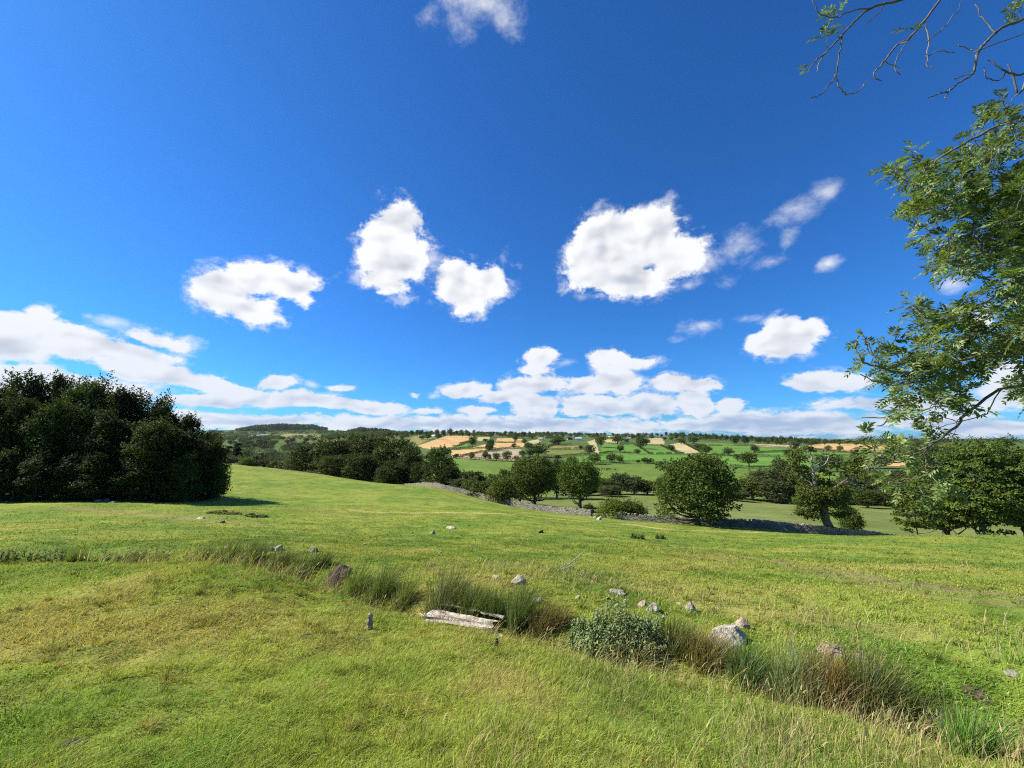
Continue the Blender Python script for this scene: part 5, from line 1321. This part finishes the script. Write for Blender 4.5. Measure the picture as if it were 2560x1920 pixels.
    for p, dr in leaves:
        dr = dr / (np.linalg.norm(dr) + 1e-9)
        tone = rng.uniform(.6, 1.35)
        for _ in range(rng.integers(2, 5)):
            d = dr * .55 + rng.normal(0, .55, 3) + np.array([-.38, -.1, .05]); d /= np.linalg.norm(d)
            L = rng.uniform(.18, .30); np_ = rng.integers(4, 6)
            up = np.array([0, 0, 1.0]) + rng.normal(0, .5, 3); side = np.cross(d, up); side /= np.linalg.norm(side) + 1e-9; nn = np.cross(side, d)
            q0 = p + rng.normal(0, .03, 3)
            sag = -nn * .0 + np.array([-.02, 0, -.25])
            tt = np.linspace(.28, .95, np_)
            pts = q0 + d * L * tt[:, None] + sag * L * (tt ** 2)[:, None]
            for a in range(np_):
                for sg in (-1, 1):
                    ld = d * .55 + side * sg * .85 + sag * .25 + rng.normal(0, .12, 3); ld /= np.linalg.norm(ld)
                    Cc.append(pts[a]); Dd.append(ld); Nn.append(nn + rng.normal(0, .25, 3) - sag * .1); Ss.append(rng.uniform(.085, .13) * (1 - .25 * abs(tt[a] - .6))); KK.append(tone)
            Cc.append(q0 + d * L + sag * L); Dd.append(d + sag * .4); Nn.append(nn); Ss.append(.07); KK.append(tone)
            rach.tube(np.array([q0, q0 + d * L * .5 + sag * L * .25, q0 + d * L + sag * L]) - base, [.0022, .0018, .001], 3, (.16, .2, .06), False)
    C = np.array(Cc) - base; D = np.array(Dd); D /= np.linalg.norm(D, axis=1, keepdims=True); N = np.array(Nn)
    S = np.cross(D, N); S /= np.linalg.norm(S, axis=1, keepdims=True) + 1e-9; U = np.cross(S, D); l = np.array(Ss)[:, None]; wd = l * .20
    V = np.stack([C, C + D * l * .42 + S * wd + U * l * .05, C + D * l - U * l * .12, C + D * l * .42 - S * wd + U * l * .05, C + D * l * .45], 1).reshape(-1, 3)
    n = len(C); i = np.arange(n)[:, None] * 5
    Tt = np.concatenate([i + [0, 1, 4], i + [1, 2, 4], i + [2, 3, 4], i + [3, 0, 4]])
    col = np.array([.138, .198, .050]) * (np.array(KK)[:, None]) * (1 + rng.normal(0, .25, (n, 1))) + (rng.uniform(size=(n, 1)) < .12) * np.array([.10, .10, .04])
    build('leaves', V, None, Tt, [M_ASH], None, np.repeat(np.clip(col, .01, .5), 5, 0), T)
    rach.build('leaf_stalks', [M_TWIG], T)
ash()

# ------------------------------------------------------------------ grass
def blades(P, h, w, lean, segs=2, tipc=None, col=None, twist=None, droop=.35):
    n = len(P); t = np.linspace(0, 1, segs + 1)
    ang = rng.uniform(0, 6.283, n) if twist is None else twist
    wx, wy = np.cos(ang), np.sin(ang)
    pts = []
    for s in range(segs + 1):
        k = t[s]
        c = P + np.stack([lean[:, 0] * k ** 1.7 * h, lean[:, 1] * k ** 1.7 * h, h * (k - droop * k * k * np.minimum(1, (lean ** 2).sum(1)))], 1)
        if s < segs:
            ww = w * (1 - .55 * k ** 1.5) * .5
            o = np.stack([wx * ww, wy * ww, np.zeros(n)], 1)
            pts += [c - o, c + o]
        else: pts.append(c)
    m = 2 * segs + 1
    V = np.stack(pts, 1).reshape(-1, 3)
    b = np.arange(n)[:, None] * m
    Q = np.concatenate([b + [2 * s, 2 * s + 1, 2 * s + 3, 2 * s + 2] for s in range(segs - 1)]) if segs > 1 else None
    T = b + [2 * segs - 2, 2 * segs - 1, 2 * segs]
    return V, Q, T, np.repeat(col, m, 0)

def scatter(n, rmin, rmax, a0=-56, a1=56):
    r = np.exp(rng.uniform(math.log(rmin), math.log(rmax), n)); a = R(1) * rng.uniform(a0, a1, n)
    return np.sin(a) * r, np.cos(a) * r, r
WIND = np.array([.42, .10])
LOGC = (hit(1085, 1560) + hit(1245, 1585)) / 2
def turf_grass(n, rmin, rmax):
    x, y, r = scatter(n, rmin, rmax)
    z = ground_z(x, y) - .01
    col, dry = turf(x, y)
    tuft = fbm(x * 1.1, y * 1.1, 71, 3); t2 = fbm(x * 3.3, y * 3.3, 73, 2)
    h = (.018 + .030 * smooth(.3, .75, tuft) + .026 * t2) * rng.uniform(.6, 1.45, n) * (1 + .25 * smooth(8, 2, r))
    d, sd = ditch_dist(x, y)
    h *= 1 + 1.1 * smooth(.9, .2, d)
    h *= 1 - .75 * smooth(.55, .25, np.hypot((x - LOGC[0]) / 2.2, (y - LOGC[1] + .12)))
    for px, tw, tc_, tk in TRACKS:
        m = line_mask(px, tw, x, y, .5) * tk
        h *= 1 - .6 * m
        col = col + (np.array(tc_) * 1.15 - col) * (m * .85)[:, None]
    h *= np.interp(r, [6, 14, 60], [1, 1.1, 1.35])
    w = np.maximum(.0046, np.where(r < 8, r * .0012, .0096 + (r - 8) * .0008)) * rng.uniform(.6, 1.4, n)
    # grass is combed by the wind, tuft by tuft
    a = (fbm(x * .9, y * .9, 81, 2) - .5) * 5
    lean = WIND[None] * rng.uniform(0, 1.3, (n, 1)) + .38 * np.stack([np.cos(a), np.sin(a)], 1) + rng.normal(0, .6, (n, 2))
    c = col * (1.06 + .40 * smooth(22, 6, r) + .22 * smooth(5, 2, r))[:, None] * (1 + rng.normal(0, .28, (n, 1)))  # blade colour lightened towards the viewpoint to offset self-shadowing
    st = rng.uniform(size=n) < (.05 + .42 * dry)
    c[st] = STRAW * rng.uniform(.65, 1.3, (st.sum(), 1)) * np.array([1, .98, .9])
    lg = rng.uniform(size=n) < .12
    c[lg] = c[lg] * 1.35
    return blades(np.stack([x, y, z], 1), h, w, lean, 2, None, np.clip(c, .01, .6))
def join(parts):
    V, Q, T, C, n = [], [], [], [], 0
    for v, q_, t, c in parts:
        V.append(v); C.append(c); T.append(t + n)
        if q_ is not None: Q.append(q_ + n)
        n += len(v)
    return np.vstack(V), np.vstack(Q), np.vstack(T), np.vstack(C)
def tufts(nt, per, rmin, rmax, hs):
    x, y, r = scatter(nt, rmin, rmax)
    k = rng.uniform(size=nt) < .25 + .75 * smooth(.4, .65, fbm(x * .8, y * .8, 131, 3)); x, y, r = x[k], y[k], r[k]; nt = len(x)
    col, dry = turf(x, y); ty = rng.uniform(size=nt)
    tc = col * (1 + .3 * smooth(22, 6, r))[:, None] * np.where(ty < .4, .66, np.where(ty < .8, 1.1, 1.4))[:, None]  # near tufts lightened in colour too, against their own shade
    s = ty > .86; tc[s] = STRAW * rng.uniform(.7, 1.2, (s.sum(), 1))
    hh = hs * rng.uniform(.5, 1.5, nt); rad = hh * rng.uniform(.35, .8, nt)
    i = np.repeat(np.arange(nt), per); n = len(i)
    a = rng.uniform(0, 6.283, n); q_ = np.sqrt(rng.uniform(0, 1, n))
    X, Y = x[i] + rad[i] * q_ * np.cos(a), y[i] + rad[i] * q_ * np.sin(a)
    lean = np.stack([np.cos(a) * q_, np.sin(a) * q_], 1) * .8 + WIND[None] * .8 + rng.normal(0, .25, (n, 2))
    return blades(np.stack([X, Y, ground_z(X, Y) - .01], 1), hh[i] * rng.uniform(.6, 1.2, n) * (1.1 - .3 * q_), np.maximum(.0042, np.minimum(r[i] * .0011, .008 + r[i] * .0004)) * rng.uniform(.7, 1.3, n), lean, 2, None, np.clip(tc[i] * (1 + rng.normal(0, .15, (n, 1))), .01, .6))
V, Q, T, C = join([turf_grass(GN, 1.6, 14), turf_grass(int(GN * .40), 7, 24), turf_grass(int(GN * .65), 12, 62), tufts(3400, 26, 1.8, 10, .07), tufts(700, 44, 1.9, 11, .12), tufts(4200, 12, 8, 45, .10)])
tag(build('pasture_grass', V, Q, T, [M_GRASS], None, C), 'short grazed pasture grass, green with drier yellow patches', 'grass', kind='stuff')

# tall straw coloured stems
def stems(n, rmin, rmax, dens, hs):
    x, y, r = scatter(n * 6, rmin, rmax)
    k = rng.uniform(size=len(x)) < dens(x, y, r)
    x, y, r = x[k][:n], y[k][:n], r[k][:n]; n = len(x)
    z = ground_z(x, y)
    h = hs * rng.uniform(.5, 1.3, n); w = np.maximum(.0028, r * .00085) * rng.uniform(.8, 1.3, n)
    lean = WIND[None] * rng.uniform(.2, 1.5, (n, 1)) + rng.normal(0, .3, (n, 2))
    c = np.array([.44, .37, .16]) * rng.uniform(.6, 1.25, (n, 1)) * (1 + rng.normal(0, .05, (n, 3)))
    g = rng.uniform(size=n) < .3; c[g] = np.array([.20, .23, .06]) * rng.uniform(.7, 1.2, (g.sum(), 1))
    P = np.stack([x, y, z], 1)
    A = blades(P, h, w, lean, 3, None, c, None, .3)
    f = rng.uniform(size=n) < .35       # seed heads
    tip = P[f] + np.stack([lean[f, 0] * h[f] * .8, lean[f, 1] * h[f] * .8, h[f] * (.88 - .25 * np.minimum(1, (lean[f] ** 2).sum(1)))], 1)
    Bq = blades(tip, h[f] * .22, w[f] * 2.4, lean[f] * 1.5, 2, None, c[f] * .9)
    return join([A, Bq])
def dense_front(x, y, r):
    u, v = project(x, y, np.full(x.shape, 0.) + ground_cache(x, y))
    g = smooth(1750, 1880, u) * smooth(1500, 1700, v) * .9 + smooth(1250, 1450, u) * smooth(1560, 1640, v) * smooth(1800, 1680, v) * .8 + .015 + .07 * smooth(1000, 1300, u) + .10 * smooth(700, 1000, u) * smooth(1700, 1850, v)
    d, sd = ditch_dist(x, y)
    edge = np.exp(-((d - .75) / .35) ** 2) * (sd < 0) * .9
    return np.clip(g * smooth(.35, .62, fbm(x * .9, y * .9, 101, 3)) + edge * .55, 0, 1)
def ground_cache(x, y): return land(np.arctan2(x, y), np.hypot(x, y))
def dense_mid(x, y, r):
    u, v = project(x, y, ground_cache(x, y))
    band = np.interp(u, [900, 1200, 1500, 1800, 2100, 2560], [1420, 1430, 1462, 1505, 1555, 1610])
    b2 = np.exp(-((v - band) / 22) ** 2) * smooth(900, 1300, u)
    d, sd = ditch_dist(x, y)
    return np.clip(b2 * smooth(.35, .6, fbm(x * .5, y * .5, 111, 3)) * 1.2 + .03, 0, 1)
V, Q, T, C = join([stems(5200, 1.7, 9, dense_front, .24), stems(4200, 6, 22, dense_mid, .24), stems(2000, 9, 16, lambda x, y, r: np.exp(-((ditch_dist(x, y)[0] - .7) / .7) ** 2) * .8, .35)])
tag(build('dry_grass_stems', V, Q, T, [M_GRASS], None, C), 'tall straw coloured grass stems with seed heads', 'dry grass', kind='stuff')

def ditch_growth(n):             # rank tangled grass along the stream bed
    s = rng.uniform(0, len(DITCH) - 1.001, n * 3); i = s.astype(int); f = (s - i)[:, None]
    P = DITCH[i] * (1 - f) + DITCH[i + 1] * f
    r = np.hypot(P[:, 0], P[:, 1]); L = np.linalg.norm(DITCH[i + 1] - DITCH[i], axis=1)
    k = (rng.uniform(size=len(r)) < L / L.max()) & (P[:, 1] > 1.5); P = P[k][:n]; n = len(P)
    P = P + rng.normal(0, .26, (n, 2)) + np.array([0, .08])
    r = np.hypot(P[:, 0], P[:, 1]); z = ground_z(P[:, 0], P[:, 1]) - .02
    g = fbm(P[:, 0] * 1.4, P[:, 1] * 1.4, 151, 3)
    h = rng.uniform(.16, .42, n) * (.6 + .8 * g)
    c = np.array([.085, .135, .026]) * rng.uniform(.6, 1.5, (n, 1)); st_ = rng.uniform(size=n) < .22 + .5 * smooth(.5, .65, g)
    c[st_] = np.array([.34, .27, .115]) * rng.uniform(.5, 1.25, (st_.sum(), 1))
    lean = WIND[None] * rng.uniform(.3, 2.0, (n, 1)) + rng.normal(0, .55, (n, 2))
    return blades(np.stack([P[:, 0], P[:, 1], z], 1), h, np.maximum(.005, r * .0009) * rng.uniform(.7, 1.4, n), lean, 3, None, c, None, .4)
V, Q, T, C = ditch_growth(13000)
tag(build('ditch_grass', V, Q, T, [M_GRASS], None, C), 'rank tangled green and straw grass filling the ditch', 'grass', kind='stuff')

# ------------------------------------------------------------------ rushes, nettles, thistles
def rush(u, vb, wpx, hpx, label, n=420, green=(.075, .125, .028), dead=.2, d=None, name='rush_tussock'):
    p = hit(u, vb); k = p[1] / 1000; W, H = wpx * k / 2 * .9, hpx * k * .98
    a = rng.uniform(0, 6.283, n); rr = np.sqrt(rng.uniform(0, 1, n))
    bx, by = rr * np.cos(a) * W * .62, rr * np.sin(a) * W * .5
    z = ground_z(p[0] + bx, p[1] + by) - p[2]
    h = H * rng.uniform(.55, 1.15, n) * (1 - .25 * rr)
    sp = .45 * W / max(H, .2)
    lean = np.stack([np.cos(a) * rr * sp * 1.3 + .22 + rng.normal(0, .18, n), np.sin(a) * rr * sp + rng.normal(0, .18, n)], 1)
    c = np.array(green) * np.array([1.95, 1.6, 1.2]) * rng.uniform(.65, 1.5, (n, 1)) * (1 + rng.normal(0, .06, (n, 3)))
    g = rng.uniform(size=n) < dead; c[g] = np.array([.33, .26, .13]) * rng.uniform(.45, 1.3, (g.sum(), 1)); lean[g] *= 1.5; h[g] *= .85
    s = rng.uniform(size=n) < .1; c[s] = np.array([.22, .25, .17]) * rng.uniform(.8, 1.3, (s.sum(), 1))
    w = max(.005, p[1] * .00075) * rng.uniform(.8, 1.4, n)
    V, Q, T, C = blades(np.stack([bx, by, z - .03], 1), h, w, lean, 4, None, np.clip(c, .01, .6), None, .38)
    o = build(name, V, Q, T, [M_RUSH], None, C); o.location = p
    tag(o, label, 'rushes', 'rush tussocks along the ditch')
BRN = (.13, .125, .035)
for a in [
 (190,1402,64,44,'spiky rush tuft standing alone among the thistles at the left',260),(500,1402,90,42,'low rush clump at the left end of the ditch rushes',420),(560,1403,110,58,'left rush clump in front of the buried stone',520),(628,1408,100,72,'tallest left rush clump, below the pale angular stone',560),
 (690,1418,110,52,'grey green rushes bending right below the pale angular stone',520),(750,1428,100,50,'rushes beside the bare brown scrape',460),(800,1412,80,46,'rush clump in front of the dark tilted slab',380),(735,1447,70,40,'silvery rushes overhanging the scrape',320),
 (890,1475,100,66,'rush clump right of the bare brown scrape',460),(950,1490,110,80,'bushy rushes halfway between the scrape and the big tussock',520),(1010,1508,90,66,'rushes at the left side of the big tussock',420),
 (1110,1522,150,104,'big domed rush tussock with brown dead stems behind the log',1000,(.06,.09,.028),.34),(1180,1530,110,84,'dark green rushes at the right shoulder of the big tussock',560),(1232,1535,80,70,'soft green rushes just behind the log',420,(.07,.13,.03),.1),
 (1296,1560,100,110,'tall upright rushes right of the log, below the grey boulder',640,(.06,.105,.026),.2),(1350,1568,100,78,'brownish rushes between the log and the nettles',480,BRN,.4),(1395,1560,80,56,'low brown rushes at the left foot of the nettles',360,BRN,.4),
 (1585,1650,180,60,'pale dead rushes flopping below the nettles',720,(.16,.14,.06),.7),(1690,1625,120,90,'green rushes between the nettles and the large pale boulder',600,(.07,.10,.028),.25),(1755,1650,150,96,'rush clump spilling in front of the large pale boulder',760,BRN,.4),
 (1860,1690,130,90,'thin green rushes below the large pale boulder',500,(.055,.11,.03),.12),(1975,1740,170,120,'silvery rush clump on the right part of the ditch',760,(.075,.12,.045),.25),(2070,1755,190,130,'rusty brown rush clump below the half hidden stone',860,(.12,.10,.028),.5),
 (2180,1775,170,150,'tall dark rushes leaning left of the right bank edge',760,(.05,.085,.022),.3),(2290,1830,150,110,'rushes hanging into the ditch at the lower right',560,(.06,.10,.026),.3),(2430,1890,170,130,'fresh green sedge clump in the lower right corner',560,(.085,.17,.035),.08),(330,1398,70,26,'low silvery tuft at the left bank edge',240,(.08,.11,.05),.3),(395,1400,70,24,'wispy tuft on the bank left of the ditch rushes',220,(.09,.11,.04),.4)]:
    rush(*a)

def nettle(u, vb, wpx, hpx, n, label, name='nettle_patch', base=(.25, .31, .13), cat='nettles', leaf=.046):
    p = hit(u, vb); k = p[1] / 1000; W, H = wpx * k / 2, hpx * k
    Cc, Dd, mb = [], [], MB()
    for _ in range(n):
        a, rr = rng.uniform(0, 6.283), math.sqrt(rng.uniform())
        x, y = rr * math.cos(a) * W, rr * math.sin(a) * W * .6
        z = gz(p[0] + x, p[1] + y) - p[2]
        h = H * rng.uniform(.4, 1.08) * (1 - .35 * rr * rr) * (.8 + .35 * math.sin(3.1 * a + u)); ln = np.array([.1 + rng.normal(0, .1), rng.normal(0, .1)])
        mb.tube([(x, y, z - .02), (x + ln[0] * h * .4, y + ln[1] * h * .4, z + h * .55), (x + ln[0] * h, y + ln[1] * h, z + h)], [.004, .0035, .002], 4, (.10, .12, .05), False)
        for j, t in enumerate(np.arange(.18, 1.0, .085)):
            for s in (0, 1):
                al = j * 1.57 + s * 3.14 + rng.normal(0, .3)
                Cc.append((x + ln[0] * h * t ** 1.4, y + ln[1] * h * t ** 1.4, z + h * t)); Dd.append((math.cos(al), math.sin(al), rng.uniform(-.6, .15)))
    C, D = np.array(Cc), np.array(Dd); D /= np.linalg.norm(D, axis=1, keepdims=True); m = len(C)
    S = np.cross(D, np.array([0, 0, 1.]) + rng.normal(0, .3, (m, 3))); S /= np.linalg.norm(S, axis=1, keepdims=True); l = leaf * rng.uniform(.7, 1.35, (m, 1))
    V = np.stack([C, C + D * l * .4 + S * l * .27, C + D * l + [0, 0, -.012], C + D * l * .4 - S * l * .27], 1).reshape(-1, 3)
    col = np.repeat(np.array(base) * rng.uniform(.65, 1.4, (m, 1)), 4, 0)
    t = thing(name, p, label, cat)
    build('leaves', V, np.arange(m * 4).reshape(-1, 4), None, [M_GRASS], None, col, t); mb.build('stems', [M_RUSH], t)
nettle(1470, 1592, 90, 56, 60, 'smaller nettle patch at the left of the big one')
nettle(1560, 1605, 190, 92, 170, 'big blue green nettle patch in the ditch')
for i, (u, v, w, h) in enumerate([(36,1398,34,36),(80,1398,26,26),(122,1400,34,46),(156,1400,24,26),(248,1398,44,34),(300,1396,26,20),(8,1400,28,26)]):
    nettle(u, v, w, h, 6, ['short leafy thistle near the left edge', 'low grey thistle right of the first', 'tallest bushy thistle left of the spiky rush tuft', 'small thistle beside the tallest one', 'branching thistle right of the spiky rush tuft', 'little thistle at the right end of the row', 'thistle cut by the left edge of the view'][i], 'thistle', (.14, .19, .085), 'thistle', .055)
for u, v, w, h, lb in [(1595,1347,40,22,'dark dock stems standing in the pasture below the paired trees'),(1650,1347,28,14,'shorter dock stems right of the dark ones'),(1353,1332,10,9,'single dark dock plant out in the pasture')]:
    nettle(u, v, w, h, 26, lb, 'dock_plant', (.05, .05, .025), 'dock', .09)
for u, v, w, h, lb in [(460,1250,60,10,'dull bracken patch below the gate'),(560,1284,80,9,'dry bracken streak on the left slope'),(640,1292,50,8,'small dry bracken patch right of the streak')]:
    nettle(u, v, w, h, 120, lb, 'bracken_patch', (.20, .20, .07), 'bracken', .16)

# ------------------------------------------------------------------ summer haze over the valley
hz = MB(); hz.box((0, 12000, 30), (26000, 0, 0), (0, 14000, 0), (0, 0, 130))
haze = hz.build('haze', []); mh, nt = new_mat('summer_haze'); B_ = NB(nt)
vol = B_.n('ShaderNodeVolumePrincipled', {'Color': (.72, .82, 1.0, 1), 'Density': 1.3e-5, 'Anisotropy': .3})
out = B_.n('ShaderNodeOutputMaterial'); nt.links.new(vol.outputs[0], out.inputs['Volume'])
haze.data.materials.append(mh); tag(haze, 'thin blue summer haze over the valley', 'haze', kind='stuff')
